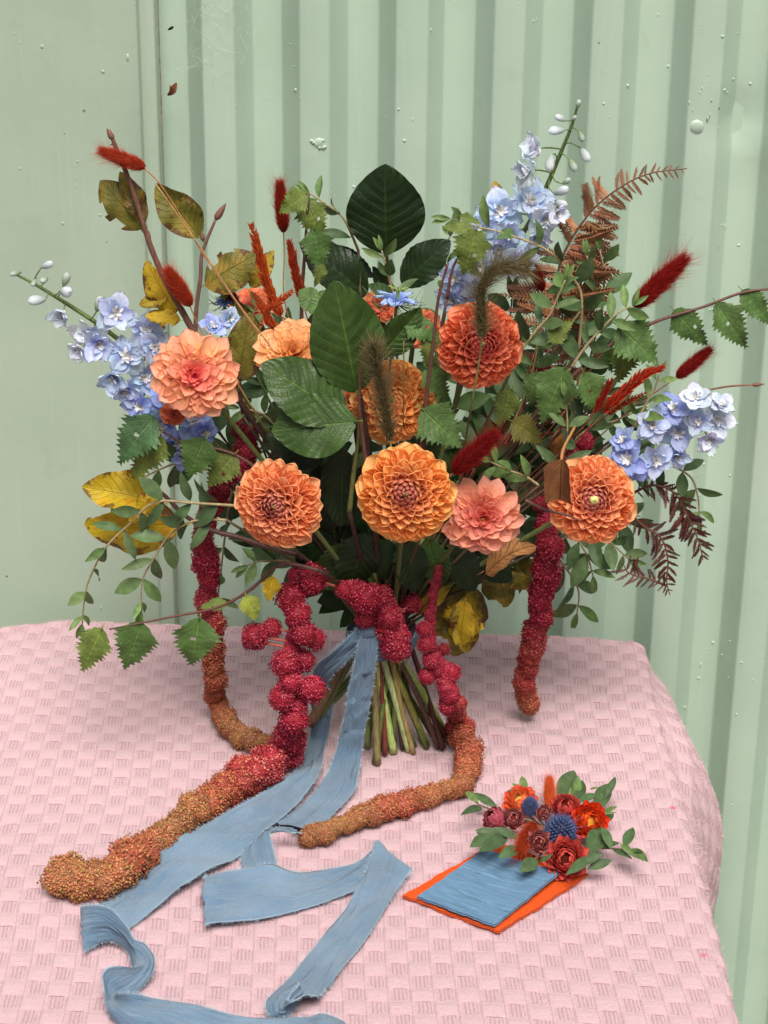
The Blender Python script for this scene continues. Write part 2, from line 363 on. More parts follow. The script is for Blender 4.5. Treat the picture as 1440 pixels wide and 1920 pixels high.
yo = np.concatenate([np.full(30, .004), [.003, -.002, -.0035, -.0038, -.003, .001, .02]])
XX, ZZ = np.meshgrid(xs, zs); YY = YW + yo[None] + low(XX, ZZ, .9); YY[:, -7:] = YW + yo[None, -7:] + low(XX, ZZ, .3)[:, -7:]
part('door_panel', mk('door_panel', np.stack([XX, YY, ZZ], -1).reshape(-1, 3), gridF(len(zs), len(xs))[:, ::-1], mat=M_WALL2), doorT)
# paint drips and blisters, each a low dome lying on the sheet
def wy(x):
    return YW + float(np.interp(x, X, Yp)) if x > wx(296) else YW + (-.0035 if x > wx(264) else .004)
def blob(x, z, r, k=1.0, st=1.0, seg=8):
    th = np.linspace(0, 2 * math.pi, seg, endpoint=False); V = []; y = wy(x) + low(x, z) + .0003
    for q, hh in ((1, 0), (.8, .55), (.45, .9)):
        for t in th: V.append((x + r * q * math.cos(t), y - r * hh * .55 * k, z + r * q * math.sin(t) * st - (r * st * .2 * (1 - hh))))
    V.append((x, y - r * .55 * k, z)); F = [gridF(3, seg, 0, True), np.array([[16 + i, 16 + (i + 1) % seg, 24] for i in range(seg)])]
    return np.array(V), F, np.zeros((25, 2))
bl = []; bd = []
hot = [(800, 10), (655, 270), (745, 240), (570, 170), (480, 300), (1350, 90), (1300, 200), (1160, 150), (1380, 60), (1410, 250), (980, 60), (1370, 430), (1320, 620), (1360, 1250), (1390, 1290), (1345, 1235), (220, 200), (265, 200), (140, 330), (60, 60), (20, 300), (282, 40), (300, 480), (160, 700), (600, 380), (640, 350), (1330, 900)]
for i in range(230):
    hx, hy = rd.choice(hot); hx += rd.gauss(0, 28); hy += rd.gauss(0, 45)
    if rd.random() < .3: hx, hy = rd.uniform(0, 1440), rd.uniform(0, 1700)
    p = P(hx, hy, YW + .01); rr = rd.choice([.0006, .0008, .001, .0012, .0018]) * rd.uniform(.8, 1.2)
    (bd if p.x < wx(294) else bl).append(blob(p.x, p.z, rr, 1, rd.choice([1, 1, 1.2, 2.2])))
for t, l, mm in ((wallT, bl, M_WALL), (doorT, bd, M_WALL2)):
    V, F, U = joinVF(l); part('paint_blisters', mk('paint_blisters', V, F, mat=mm), t, kind='stuff')
for px, py, r, lab in ((599, 262, .006, 'rough overpainted screw head'), (1303, 230, .0072, 'round overpainted screw head')):
    p = P(px, py, YW + .012); a = [blob(p.x, p.z, r, .55, 1, 8)]
    if px < 700: a += [blob(p.x + rd.gauss(0, .003), p.z + rd.gauss(0, .004), .0022, 1.6) for _ in range(9)]
    V, F, U = joinVF(a); b = part('screw_head', mk('screw_head', V, F, mat=M_WALL), wallT); b['label'] = lab
# cobweb strands in the upper corner
cw = []
for k in range(70):
    a = (rd.uniform(345, 475), rd.uniform(-10, 140)); b = (a[0] + rd.gauss(0, 22), a[1] + rd.gauss(5, 34))
    if k % 9 == 0: a, b = (rd.uniform(300, 330), rd.uniform(110, 220)), (rd.uniform(360, 430), rd.uniform(40, 130))
    m = ((a[0] + b[0]) / 2 + rd.gauss(0, 7), (a[1] + b[1]) / 2 + rd.gauss(0, 7))
    pts = catmull([P(*a, YW - .002), P(*m, YW - rd.uniform(.001, .006)), P(*b, YW - .002)], 3)
    cw.append(tubeVF(pts, .00006, 3, False))
V, F, U = joinVF(cw); tag(part('cobweb', mk('cobweb', V, F, mat=M_WEB), None), 'thin grey cobweb stretched over the corrugations near the top', 'cobweb')
# ---------------------------------------------------------------- ground and table
g = mk('ground', [(-30, -30, 0), (30, -30, 0), (30, 30, 0), (-30, 30, 0)], np.array([[0, 1, 2, 3]]), mat=M_EARTH)
go = part('ground', g, None, kind='structure')
def boxVF(x0, x1, y0, y1, z0, z1):
    V = np.array([(x, y, z) for x in (x0, x1) for y in (y0, y1) for z in (z0, z1)])
    return V, [np.array([[0, 1, 3, 2], [4, 6, 7, 5], [0, 4, 5, 1], [2, 3, 7, 6], [0, 2, 6, 4], [1, 5, 7, 3]])], np.zeros((8, 2))
XE0, XE1, YB, YF = -.40, .268, .243, -.62
tb = thing('table', 'small wooden table hidden under the pink cloth', 'table', (-.06, -.2, 0))
V, F, U = boxVF(XE0 + .01, XE1 - .01, YF + .01, YB - .012, TZ - .03, TZ - .006); part('tabletop', mk('tabletop', V, F, mat=M_WOOD, smooth=False), tb)
for sx in (XE0 + .05, XE1 - .09):
    for sy in (YF + .05, YB - .10):
        V, F, U = boxVF(sx, sx + .04, sy, sy + .04, 0, TZ - .03); part('leg', mk('leg', V, F, mat=M_WOOD, smooth=False), tb)

# ---------------------------------------------------------------- tablecloth
def cloth_point(s, t):
    """s, t: distances along the cloth measured from the table's middle; returns the point"""
    r = .014; x0, x1 = XE0 + r, XE1 - r; y1 = YB - r; z = np.full_like(s, TZ)
    x = s.copy(); y = t.copy()
    # right fall, flared out at the back corner
    corner = np.exp(-((t - .075) / .15) ** 2)
    d = s - x1; amax = 1.46 - .95 * corner; a = np.clip(d / r, 0, None)
    aa = np.minimum(a, amax); rest = np.clip(d - amax * r, 0, None); q = np.clip(rest / .11, 0, 1)
    on = d > 0; flare = np.minimum(rest, .11) * np.cos(amax) * (1 - .36 * q)
    x = np.where(on, x1 + r * np.sin(aa) + flare - .009 * np.sin(math.pi * np.clip(rest / .035, 0, 1)) * corner, x)
    z = np.where(on, TZ - r * (1 - np.cos(aa)) - rest * (np.sin(amax) * (1 - q) + q), z)
    # left fall
    d = x0 - s; a = np.clip(d / r, 0, 1.4); rest = np.clip(d - 1.4 * r, 0, None); on = d > 0
    x = np.where(on, x0 - r * np.sin(a) - rest * .17, x); z = np.where(on, z - r * (1 - np.cos(a)) - rest * .985, z)
    # back fall
    yb = y1 + np.interp(s, [-.45, -.40, -.33, -.2, 0, .2, .255, .3], [-.03, 0, .020, .012, 0, -.006, -.014, -.03])
    d = t - yb; a = np.clip(d / r, 0, 1.5); rest = np.clip(d - 1.5 * r, 0, None); on = d > 0
    y = np.where(on, yb + r * np.sin(a) + rest * .02, y); z = np.where(on, z - r * (1 - np.cos(a)) - rest, z)
    # soft rumples on the top, a pulled crease beside the bouquet
    flat = (z > TZ - .004)
    rum = .0007 * np.sin(11 * s + 4 * t) * np.sin(7 * t - 3 * s + 1) + .0004 * np.sin(23 * t + 9 * s + 2)
    cr = (t - .03) + .25 * (s - .10); rum += .0045 * np.exp(-(cr / .012) ** 2) * np.exp(-((s - .13) / .07) ** 2)
    z = z + np.where(flat, rum - .0004, 0)
    x = x + np.where(~flat & (s > 0), .006 * np.sin(t * 38) * np.clip((TZ - z) / .1, 0, 1), 0)
    return x, y, z
st_ = .0015
s1 = np.concatenate([np.arange(-.60, -.42, .004), np.arange(-.42, .44, st_)]); t1 = np.concatenate([np.arange(-.66, -.45, .005), np.arange(-.45, .30, st_)])
Sg, Tg = np.meshgrid(s1, t1)
BU, BV = .0171, .0166
un = Sg / BU + .06 * np.sin(19 * Tg + 3 * Sg) + .22 * np.sin(5 * Tg + 1.5) + .04 * np.sin(31 * Tg - 8 * Sg) + .8 * Tg
vn = Tg / BV + .45 * np.sin(7 * Sg + 3 * Tg + 1) + .3 * np.sin(13 * Sg - 9 * Tg) + .05 * np.sin(23 * Sg + 11 * Tg) + 1.1 * Sg * np.exp(-((Sg - .15) / .12) ** 2)
fu, fv = un - np.floor(un), vn - np.floor(vn)
sunk = (np.abs(np.floor(un) + np.floor(vn)) % 2) > .5
hh = np.where(sunk, 0, np.sin(math.pi * fu) ** .5 * np.clip((1 - fv) * 3, 0, 1) ** .7 * np.clip(fv * 9, 0, 1) * .0009 + .0001)
hh = hh + rng.normal(0, .00012, hh.shape)
cx, cy, cz = cloth_point(Sg, Tg)
Pc = np.stack([cx, cy, cz], -1); du = np.gradient(Pc, axis=1); dv = np.gradient(Pc, axis=0)
nn = np.cross(du, dv); nn /= np.linalg.norm(nn, axis=2)[..., None] + 1e-12
Pc = Pc + nn * hh[..., None]
n_, m_ = Pc.shape[:2]
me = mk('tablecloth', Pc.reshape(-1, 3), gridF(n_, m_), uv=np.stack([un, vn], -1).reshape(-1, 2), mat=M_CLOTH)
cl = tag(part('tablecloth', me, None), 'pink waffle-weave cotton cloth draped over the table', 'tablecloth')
# terry fuzz standing along the cloth's outline (back and right edges)
hv = []; N = 15000
ss = np.concatenate([rng.uniform(-.39, .27, N // 2), rng.uniform(.24, .40, N - N // 2)]); tt = np.concatenate([rng.uniform(.222, .258, N // 2), rng.uniform(-.45, .24, N - N // 2)])
a, b, c = cloth_point(ss, tt); a2, b2, c2 = cloth_point(ss + .001, tt); a3, b3, c3 = cloth_point(ss, tt + .001)
p0 = np.stack([a, b, c], -1); nr = np.cross(np.stack([a2, b2, c2], -1) - p0, np.stack([a3, b3, c3], -1) - p0); nr /= np.linalg.norm(nr, axis=1)[:, None] + 1e-12
def hairsVF(p0, d, ln, wd, bend=.3):
    """one bent blade (two segments) per hair"""
    n = len(p0); d = d / (np.linalg.norm(d, axis=1)[:, None] + 1e-12); rn = rng.normal(size=(n, 3))
    sd = np.cross(d, rn); sd /= np.linalg.norm(sd, axis=1)[:, None] + 1e-12; bn = np.cross(sd, d)
    ln = np.broadcast_to(ln, n)[:, None]; wd = np.broadcast_to(wd, n)[:, None]
    mid = p0 + d * ln * .55 + bn * ln * bend * .2; tip = p0 + d * ln * .97 + bn * ln * bend * .65
    V = np.stack([p0 - sd * wd, p0 + sd * wd, mid - sd * wd * .6, mid + sd * wd * .6, tip], 1).reshape(-1, 3)
    o = (np.arange(n) * 5)[:, None]
    return V, [o + np.array([[0, 1, 3, 2]]), o + np.array([[2, 3, 4]])], np.zeros((n * 5, 2))
V, F, U = hairsVF(p0, nr + rng.normal(0, .6, (N, 3)), rng.uniform(.0012, .0045, N), .00013, .8)
FZ = m_plain('pink_fuzz', (.74, .50, .54), .95)
part('cloth_fuzz', mk('cloth_fuzz', V, F, mat=FZ), cl, kind='stuff')

# ================================================================ stems
BIND = P(722, 1192, 0.0)                    # where the ribbon ties the stems
FEET = [((588, 1352), .020), ((602, 1335), .028), ((690, 1400), .002), ((706, 1432), .002), ((735, 1408), .004), ((722, 1408), .003), ((768, 1410), .002), ((742, 1398), .003),
        ((797, 1398), .002), ((803, 1408), .003), ((832, 1400), .004), ((838, 1382), .012), ((815, 1385), .006), ((780, 1402), .003), ((660, 1390), .004), ((700, 1395), .006),
        ((752, 1392), .003), ((826, 1392), .005), ((680, 1385), .008), ((790, 1380), .012)]
fi = [0]
RED2 = lambda: rd.choice([(.075, .085, .025), (.065, .02, .015), (.10, .13, .035), (.13, .16, .05)])
def stem_pts(H, n=None, drop=.35, bindy=0.0, foot=True, sweep=0.0):
    H = Vector(H); a = rd.uniform(0, 6.28); q = rd.uniform(.3, 1) * .024
    B = BIND + Vector((q * math.cos(a), q * math.sin(a) * .8, rd.uniform(-.004, .008)))
    pts = [H]
    if n is not None: pts.append(H - Vector(n) * .022)
    base = pts[-1]; mid = base.lerp(B, .5) + Vector((0, .02, -.02 * drop + sweep)); pts.append(mid)
    pts.append(B + (mid - B) * .18); pts.append(B)
    if foot:
        (fx, fy), fz = FEET[fi[0] % len(FEET)]; fi[0] += 1
        F_ = T(fx + rd.uniform(-5, 5), fy + rd.uniform(-6, 4), fz); pts.append(B.lerp(F_, .5)); pts.append(F_)
    return catmull(pts, 6)
def add_stem(root, pts, r, col, name='stem', k=7, M=None):
    V, F, U = tubeVF(pts, r, k); return part(name, mk(name, V, F, U, M_STEM), root, None, col)
RED, GRN, BRN, OLV, STRAW = (.065, .018, .014), (.10, .15, .04), (.05, .025, .017), (.11, .12, .035), (.45, .27, .12)

# ================================================================ flower petals
w_seed = 0.0
def petal_mesh(name, mat, wmax=.36, b0=2.2, b1=.8, peak=.62, point=.10, recurve=.12, base=.35, n=9, m=9, tipcup=0.0, rag=0.0, ruf=0.0):
    v = np.sin(np.linspace(0, 1, n) ** .85 * math.pi / 2); v[-1] = 1; u = np.linspace(-1, 1, m)
    w = np.where(v < peak, base + (1 - base) * np.sin(v / peak * math.pi / 2) ** 1.2, np.sqrt(np.clip(1 - ((v - peak) / (1 - peak)) ** 2, 0, 1)) * (1 - point) + point * (1 - (v - peak) / (1 - peak)))
    w = w * wmax; w[-1] = .05 * wmax + point * .0
    be = b0 + (b1 - b0) * v ** 1.2
    r = w / np.maximum(be, .05); uu, vv = np.meshgrid(u, v); B = be[:, None] * uu
    X = r[:, None] * np.sin(B); Z = r[:, None] * (1 - np.cos(B)) - recurve * vv ** 2.5 + tipcup * np.clip(vv - .8, 0, 1) ** 2 * 8
    Z = Z + ruf * np.sin(uu * 7 + vv * 6 + w_seed) * np.abs(uu) ** .5 * vv
    Y = vv - .05 * uu ** 2 * vv + (rag * np.sin(9 * uu) * vv ** 6 if rag else 0)
    uv = np.stack([(uu + 1) / 2, vv], -1).reshape(-1, 2)
    return mk(name, np.stack([X, Y, Z], -1).reshape(-1, 3), gridF(n, m), uv, mat)
PET_BALL = [petal_mesh('ball_petal', M_PETAL, w_, 2.2, b_, .64, .16, rc, .45, 11, 11) for w_, b_, rc in ((.56, 1.20, .10), (.60, 1.05, .15), (.54, 1.4, .04))]
PET_TIGHT = [petal_mesh('tight_petal', M_PETAL, .42, 1.4, 1.2, .45, .75, -.10)]
PET_LOOSE = [petal_mesh('loose_petal', M_PETAL, w_, 1.3, b_, .66, .12, rc, .45, rag=.02) for w_, b_, rc in ((.46, .6, .10), (.50, .5, .16), (.44, .9, .03), (.48, .7, -.05))]
def flower_frame(C, face, up=(0, 0, 1)):
    z = Vector(face).normalized(); x = Vector(up).cross(z)
    if x.length < 1e-3: x = Vector((1, 0, 0))
    x.normalize(); y = z.cross(x); return x, y, z
def dahlia(label, px, py, y, rpx, face=(0, 0), kind='ball', N=150, cols=None, stem=RED, group='dahlias in the bouquet', sr=.0022, ctr=(.14, .12, .03), cen=.0):
    """px,py: middle of the bloom; face: tilt of its axis off the camera line (right, up), in units of tan"""
    C = P(px, py, y); Rr = rs(C, rpx); cz = tocam(C); cx_ = Vector((0, 0, 1)).cross(cz).normalized(); cy_ = cz.cross(cx_)
    n = (cz + cx_ * face[0] + cy_ * face[1]).normalized(); xx, yy, zz = flower_frame(C, n)
    root = thing('dahlia', label, 'dahlia', C, group); H = Rr * (.52 if kind == 'ball' else .50)
    sp = stem_pts(C - n * Rr * .1, n); add_stem(root, sp, [sr, sr, sr * 1.25], RED2())
    inner, mid, outer, tip_in, tip_out = cols
    # calyx and core
    V = []; 
    ball = kind == 'ball'
    core = mk('core', *sphereVF(.22, 12, 8), None, M_OBJ); part('core', core, root, frame(C + zz * Rr * (-.08 if ball else -.12), yy, zz, Rr * 1.6, Rr * 1.6, Rr), tuple(a * .35 + b * .65 for a, b in zip(ctr, inner)))
    V, F = sphereVF(.11 if sum(ctr) > 1.2 and ball else .06, 8, 5); part('eye', mk('eye', V, F, None, M_OBJ), root, frame(C + zz * Rr * (.24 if ball else .16), yy, zz, Rr, Rr, Rr), ctr)
    ga = 2.399963; BR = .36                                   # BR: radius of the closed bud in the middle
    NX = N + (26 if ball else 8)
    for i in range(NX):
        t = min((i + .6) / N, 1); rho = .02 + .98 * t ** (1.0 if ball else .9)
        if i >= N: rho = rd.uniform(.86, .96)
        th = i * ga + rd.gauss(0, .03 if ball else .12); er = xx * math.cos(th) + yy * math.sin(th)
        if ball:
            if rho < BR:
                q = rho / BR; phi = R(-50 + 44 * q); L = .17 + .07 * q; hgt = H * (.88 + .10 * q - .06 * (1 - q) ** 2)
            else:
                q = (rho - BR) / (1 - BR); phi = R(8 + 90 * q ** .75); L = .27 + .29 * q ** .8; hgt = H * (.98 - .98 * q ** 1.6)
        else:
            phi = R(-20 + 112 * rho ** .5 + rd.gauss(0, 8)); hgt = H * (.85 - .85 * rho ** 1.7) * rd.uniform(.85, 1.15); L = (.26 + .42 * rho) * rd.uniform(.9, 1.12)
        sw = Rr * (.56 if ball else .54) * rho ** .42 * (1.0 if rho > BR else .92) * math.sqrt(130 / N if ball else 90 / N)
        rr_ = rho * Rr * rd.uniform(.975, 1.025) * (1.0 if ball else rd.uniform(.93, 1.06))
        tip = C + er * rr_ + zz * (hgt - .12 * Rr)
        dr = er * math.sin(phi) + zz * math.cos(phi); L *= Rr; b = tip - dr * L
        nrm = zz * math.sin(phi) - er * math.cos(phi)          # adaxial side looks to the flower's axis
        if ball: me = (PET_TIGHT if rho < BR else PET_BALL)[0 if rho < BR else rd.randrange(3)]
        else: me = PET_LOOSE[rd.randrange(4)]
        q = min(1, max(0, (rho - .15) / .45)); q2 = max(0, (rho - .5) / .5)
        c1 = tuple(a * (1 - q) + b_ * q for a, b_ in zip(inner, mid)); c1 = tuple(a * (1 - q2) + b_ * q2 for a, b_ in zip(c1, outer))
        c2 = tuple(a * (1 - q) + b_ * q for a, b_ in zip(tip_in, tip_out))
        if rho > BR: c1 = tuple(x * .93 for x in c1)
        tw = rd.gauss(0, .07 if ball else .2); nrm = nrm + dr.cross(nrm) * tw
        part('petal', me, root, frame(b, dr, nrm, sw, L, sw), jit(c1, .07), jit(c2, .07))
    return root
def sphereVF(r, a=10, b=7, sx=1, sy=1, sz=1):
    th = np.linspace(0, 2 * math.pi, a, endpoint=False); ph = np.linspace(.02, math.pi - .02, b)
    V = np.array([(r * math.sin(p) * math.cos(t) * sx, r * math.sin(p) * math.sin(t) * sy, r * math.cos(p) * sz) for p in ph for t in th])
    return V, [gridF(b, a, 0, True), np.arange(a)[None], np.arange(a)[None, ::-1] + (b - 1) * a]

# colours: (inner, mid, outer) petal bodies, (inner, outer) tips
O_AMB = ((.30, .03, .03), (.90, .24, .06), (.98, .41, .09), (.76, .28, .20), (1.0, .56, .20))
O_COR = ((.28, .025, .03), (.88, .21, .08), (.96, .35, .12), (.76, .28, .21), (.99, .52, .26))
C_RED = ((.50, .035, .04), (.70, .09, .06), (.82, .18, .07), (.76, .20, .16), (.93, .34, .18))
PEACH = ((.85, .06, .13), (.95, .44, .16), (.97, .66, .24), (.96, .30, .24), (.97, .47, .33))
LEMON = ((.60, .14, .04), (.95, .58, .15), (.96, .66, .26), (.93, .45, .15), (.96, .55, .30))
PINKP = ((.75, .16, .12), (.85, .20, .15), (.96, .50, .24), (.90, .26, .20), (.96, .46, .34))
GOLD = ((.80, .26, .06), (.88, .34, .08), (.94, .46, .13), (.88, .40, .14), (.96, .58, .22))
dahlia('round amber dahlia, largest, low in the middle above the ribbon knot', 760, 925, -.13, 101, (-.02, -.10), 'ball', 112, O_AMB)
dahlia('orange ball dahlia turned down to the left, hanging over the left red tassels', 521, 946, -.10, 94, (-.36, -.24), 'ball', 108, O_COR)
dahlia('orange ball dahlia with a pale green eye, partly covered by a brown dry leaf', 1112, 938, -.08, 90, (.10, .02), 'ball', 104, O_COR, ctr=(.62, .66, .25))
dahlia('deep coral ball dahlia behind the upper foxtail grass', 901, 646, -.05, 89, (.26, .06), 'ball', 104, C_RED, ctr=(.35, .3, .12))
dahlia('open peach dahlia with a hot pink heart beside the blue delphiniums on the left', 365, 704, -.05, 92, (.02, -.02), 'loose', 96, PEACH, ctr=(.4, .02, .06))
dahlia('pale yellow peach dahlia half hidden behind the big beech leaves', 550, 664, -.03, 82, (.0, .38), 'loose', 92, LEMON, ctr=(.25, .05, .02))
dahlia('loose salmon pink dahlia touching the amber one, with ragged lower petals', 905, 970, -.095, 84, (.05, -.28), 'loose', 96, PINKP, ctr=(.35, .25, .05))
dahlia('golden orange dahlia behind the lower foxtail grass', 737, 752, .0, 86, (.05, .12), 'ball', 84, GOLD, ctr=(.3, .2, .05))
dahlia('small coral dahlia high on the left behind the red dyed grass', 470, 580, .08, 50, (-.3, .35), 'loose', 60, C_RED)
dahlia('small dark coral dahlia wedged left of the reddish twig in the middle', 793, 615, .05, 44, (.3, .1), 'loose', 50, C_RED)
dahlia('small coral dahlia peeping out beneath the blue nigella', 712, 572, .06, 38, (-.1, .3), 'loose', 46, C_RED)
dahlia('small amber dahlia mostly covered by the beech leaves in the middle', 655, 748, .03, 36, (-.1, .1), 'loose', 44, O_AMB)
dahlia('small faded coral dahlia tucked under the open peach one', 325, 775, -.015, 28, (-.2, -.5), 'loose', 34, C_RED)

# ================================================================ delphiniums
SEP = [petal_mesh('sepal', M_SEPAL, w_, .9, b_, .58, .3, rc, .3, 10, 9, rag=.05, ruf=.06) for w_, b_, rc in ((.40, .5, .12), (.46, .35, .24), (.36, .9, .02))]
BEE = petal_mesh('bee_petal', M_SEPAL, .30, 1.6, .8, .6, .3, .25, .5, 6, 5)
BUD = mk('bud', *sphereVF(1, 10, 8, .42, .42, 1), None, None)
def bud_mesh():
    V, F = sphereVF(1, 12, 9); V = V.copy(); V = V[:, [0, 2, 1]]; a = np.arctan2(V[:, 2], V[:, 0]); k = 1 + .07 * np.cos(3 * a)
    y = V[:, 1]; V[:, 0] *= .42 * k * (1 + .25 * y); V[:, 2] *= .42 * k * (1 + .25 * y); V[:, 1] = y * (1 - .0) 
    uv = np.stack([(a / math.pi + 1) / 2, (1 - y) / 2], -1); return mk('bud', V, F, uv, M_SEPAL)
BUD = bud_mesh()
SKY1, SKY2, LIL, WHT, DEEP = (.36, .50, .84), (.52, .62, .88), (.50, .48, .82), (.86, .88, .86), (.20, .27, .66)
def floret(root, C, face, r, pal, closed=0.0):
    C = Vector(C); xx, yy, zz = flower_frame(C, face)
    core = part('floret', mk('floret', *sphereVF(.10, 8, 5), None, M_OBJ), root, frame(C - zz * r * .15, yy, zz, r, r, r), (.75, .8, .62))
    a0 = rd.uniform(0, 6.28)
    for ring, (n, L, phi) in enumerate(((5, 1.0, 74), (3, .8, 52))):
        for k in range(n):
            th = a0 + ring * .6 + k * 2 * math.pi / n + rd.gauss(0, .14); ph = R(phi * (1 - closed) + rd.gauss(0, 8) + 12 * closed)
            er = xx * math.cos(th) + yy * math.sin(th); dr = er * math.sin(ph) + zz * math.cos(ph); nr = zz * math.sin(ph) - er * math.cos(ph)
            nr = nr + dr.cross(nr) * rd.gauss(0, .25); l = r * L * rd.uniform(.88, 1.1)
            part('sepal', SEP[rd.randrange(3)], core, frame(C - zz * r * .2, dr, nr, l * 1.08, l, l), jit(pal[0], .16), jit(pal[1], .16))
    if closed < .7:
        for k in range(9):
            th = a0 + k * 2.4; ph = R(rd.uniform(15, 62)); er = xx * math.cos(th) + yy * math.sin(th); dr = er * math.sin(ph) + zz * math.cos(ph)
            part('inner_petal', BEE, core, frame(C - zz * r * .06, dr, zz * math.sin(ph) - er * math.cos(ph), r * .42, r * .42, r * .42), jit((.88, .89, .80), .04), (.85, .87, .90) if k % 3 else (.35, .34, .42))
def spike(label, y0, axis, flo, buds, group='delphinium spikes', stemc=GRN):
    """axis: px points from the bouquet outwards; flo: (px,py,rpx,dx,dy,pal[,closed]); buds: (px,py,len_px,dirx,diry,col)"""
    A = [P(a[0], a[1], y0 + .018 + (a[2] * .5 if len(a) > 2 else 0)) for a in axis]; root = thing('delphinium', label, 'delphinium', A[0])
    if group: root['group'] = group
    pts = catmull([BIND + Vector((rd.uniform(-.01, .01), .004, .01)), BIND.lerp(A[0], .5) + Vector((0, .02, .01))] + A, 6)
    add_stem(root, pts, [.0026, .0024, .0020, .001], stemc)
    ap = pts[12:]
    for f in flo:
        px, py, rp, dx, dy, pal = f[:6]; C = P(px, py, y0 - .015 + rd.uniform(-.008, .008)); cz = tocam(C); cx_ = Vector((0, 0, 1)).cross(cz).normalized(); cy_ = cz.cross(cx_)
        fc = (cz + cx_ * dx - cy_ * dy).normalized(); r = rs(C, rp) * 1.05
        floret(root, C, fc, r, PAL[pal], f[6] if len(f) > 6 else 0)
        q = ap[np.argmin(np.linalg.norm(ap - np.array(C), axis=1))]; e = np.array(C - fc * r * .2)
        V, F, U = tubeVF(catmull([q, (np.array(q) + e) / 2 + np.array([0, .004, 0]), e], 4), .0008, 5); part('pedicel', mk('pedicel', V, F, U, M_STEM), root, None, (.16, .24, .08))
    for px, py, lp, dx, dy, c in buds:
        C = P(px, py, y0 - .006); cz = tocam(C); cx_ = Vector((0, 0, 1)).cross(cz).normalized(); cy_ = cz.cross(cx_); l = rs(C, lp) / 2
        d = (cx_ * dx - cy_ * dy + cz * .25).normalized()
        part('bud', BUD, root, frame(C, d, cz, l * 1.25, l, l * 1.25), jit(PAL[c][0], .08), (.30, .40, .22) if c == 'g' else (.45, .52, .50))
        q = ap[np.argmin(np.linalg.norm(ap - np.array(C), axis=1))]; e = np.array(C - d * l * .9)
        V, F, U = tubeVF(catmull([q, (np.array(q) + e) / 2 + np.array(d) * -.003, e], 4), .0006, 5); part('pedicel', mk('pedicel', V, F, U, M_STEM), root, None, (.16, .24, .08))
    return root
PAL = {'p': ((.64, .72, .90), (.74, .80, .92)), 's': ((.42, .57, .88), (.60, .72, .92)), 'l': ((.46, .55, .86), (.60, .70, .91)), 'w': ((.78, .83, .90), (.70, .76, .88)), 'd': ((.20, .31, .70), (.34, .45, .82)),
       'b': ((.32, .40, .80), (.42, .52, .86)), 'g': ((.55, .64, .62), (.4, .5, .3))}
spike('pale blue delphinium spike arching out to the left edge over the flat green door', .02,
      [(430, 720), (330, 690, -.01), (250, 655, -.02), (180, 605, -.02), (110, 560, -.02), (60, 530, -.02), (30, 515, -.02)],
      [(218, 587, 41, .05, .1, 'l'), (167, 632, 44, -.4, .4, 'p'), (185, 645, 40, .1, .5, 'l', .35), (273, 622, 40, .2, .1, 'l'), (236, 668, 42, .1, .1, 's'), (212, 708, 40, -.2, .9, 's', .45), (117, 588, 34, -.6, .9, 'w', .6),
       (272, 708, 36, .0, .3, 's'), (262, 762, 36, -.4, .3, 'b'), (300, 800, 40, -.1, .2, 'b'), (335, 830, 36, .1, .5, 'd'), (362, 790, 38, .4, .2, 'b'), (345, 858, 30, .1, .9, 'b', .3), (150, 655, 30, -.6, .6, 'p', .6),
       (238, 735, 34, -.4, .8, 'l', .3), (310, 752, 34, .1, .1, 'd'), (290, 650, 34, .4, .3, 'l'), (385, 812, 30, .5, .4, 'd'), (398, 612, 30, .3, -.6, 'b', .2), (430, 598, 28, .8, .0, 's', .2)],
      [(70, 563, 36, -.9, .1, 'w'), (123, 547, 40, .1, .0, 'w'), (28, 513, 20, -1, .2, 'g'), (88, 497, 26, .8, -.3, 'w'), (83, 525, 22, -.2, .1, 'g'), (123, 524, 28, .3, -.8, 'g'), (64, 530, 18, -.4, .6, 'g'), (185, 570, 32, .3, -.9, 'g')])
spike('tall pale blue delphinium spike leaning right beside the dry bracken at the top', .06,
      [(860, 620), (920, 520, .01), (985, 430), (1020, 360), (1050, 290), (1072, 235), (1084, 195)],
      [(1002, 277, 36, -.8, -.2, 'w', .5), (988, 320, 36, -.9, .2, 'w', .5), (998, 375, 43, .0, .0, 's'), (938, 396, 43, -.1, -.1, 's'), (1024, 412, 36, .3, .5, 'p'), (907, 430, 36, -.6, .1, 's'), (1010, 445, 34, .2, .8, 'p', .4), (935, 468, 36, -.1, .2, 's'),
       (853, 522, 38, -.5, .3, 's'), (843, 562, 34, -.6, .6, 's', .3), (978, 490, 36, .3, .2, 's'), (900, 500, 38, .0, .3, 's'), (1045, 402, 26, .7, .2, 'w', .5), (875, 548, 32, .1, .5, 'b'), (955, 440, 34, .1, .4, 'l')],
      [(1084, 195, 18, .3, -1, 'g'), (1051, 222, 24, -.8, -.3, 'w'), (1044, 245, 32, -.9, .1, 'w'), (1090, 256, 22, .4, .8, 'g'), (1097, 290, 32, .6, .9, 'w'), (1074, 310, 28, .3, .5, 'g'), (1032, 305, 34, -.1, .9, 'w'), (1052, 358, 32, .7, -.3, 'w'), (1050, 381, 30, .8, .2, 'w'), (1062, 340, 20, .7, -.5, 'g'), (1076, 222, 14, .5, -.6, 'g')])
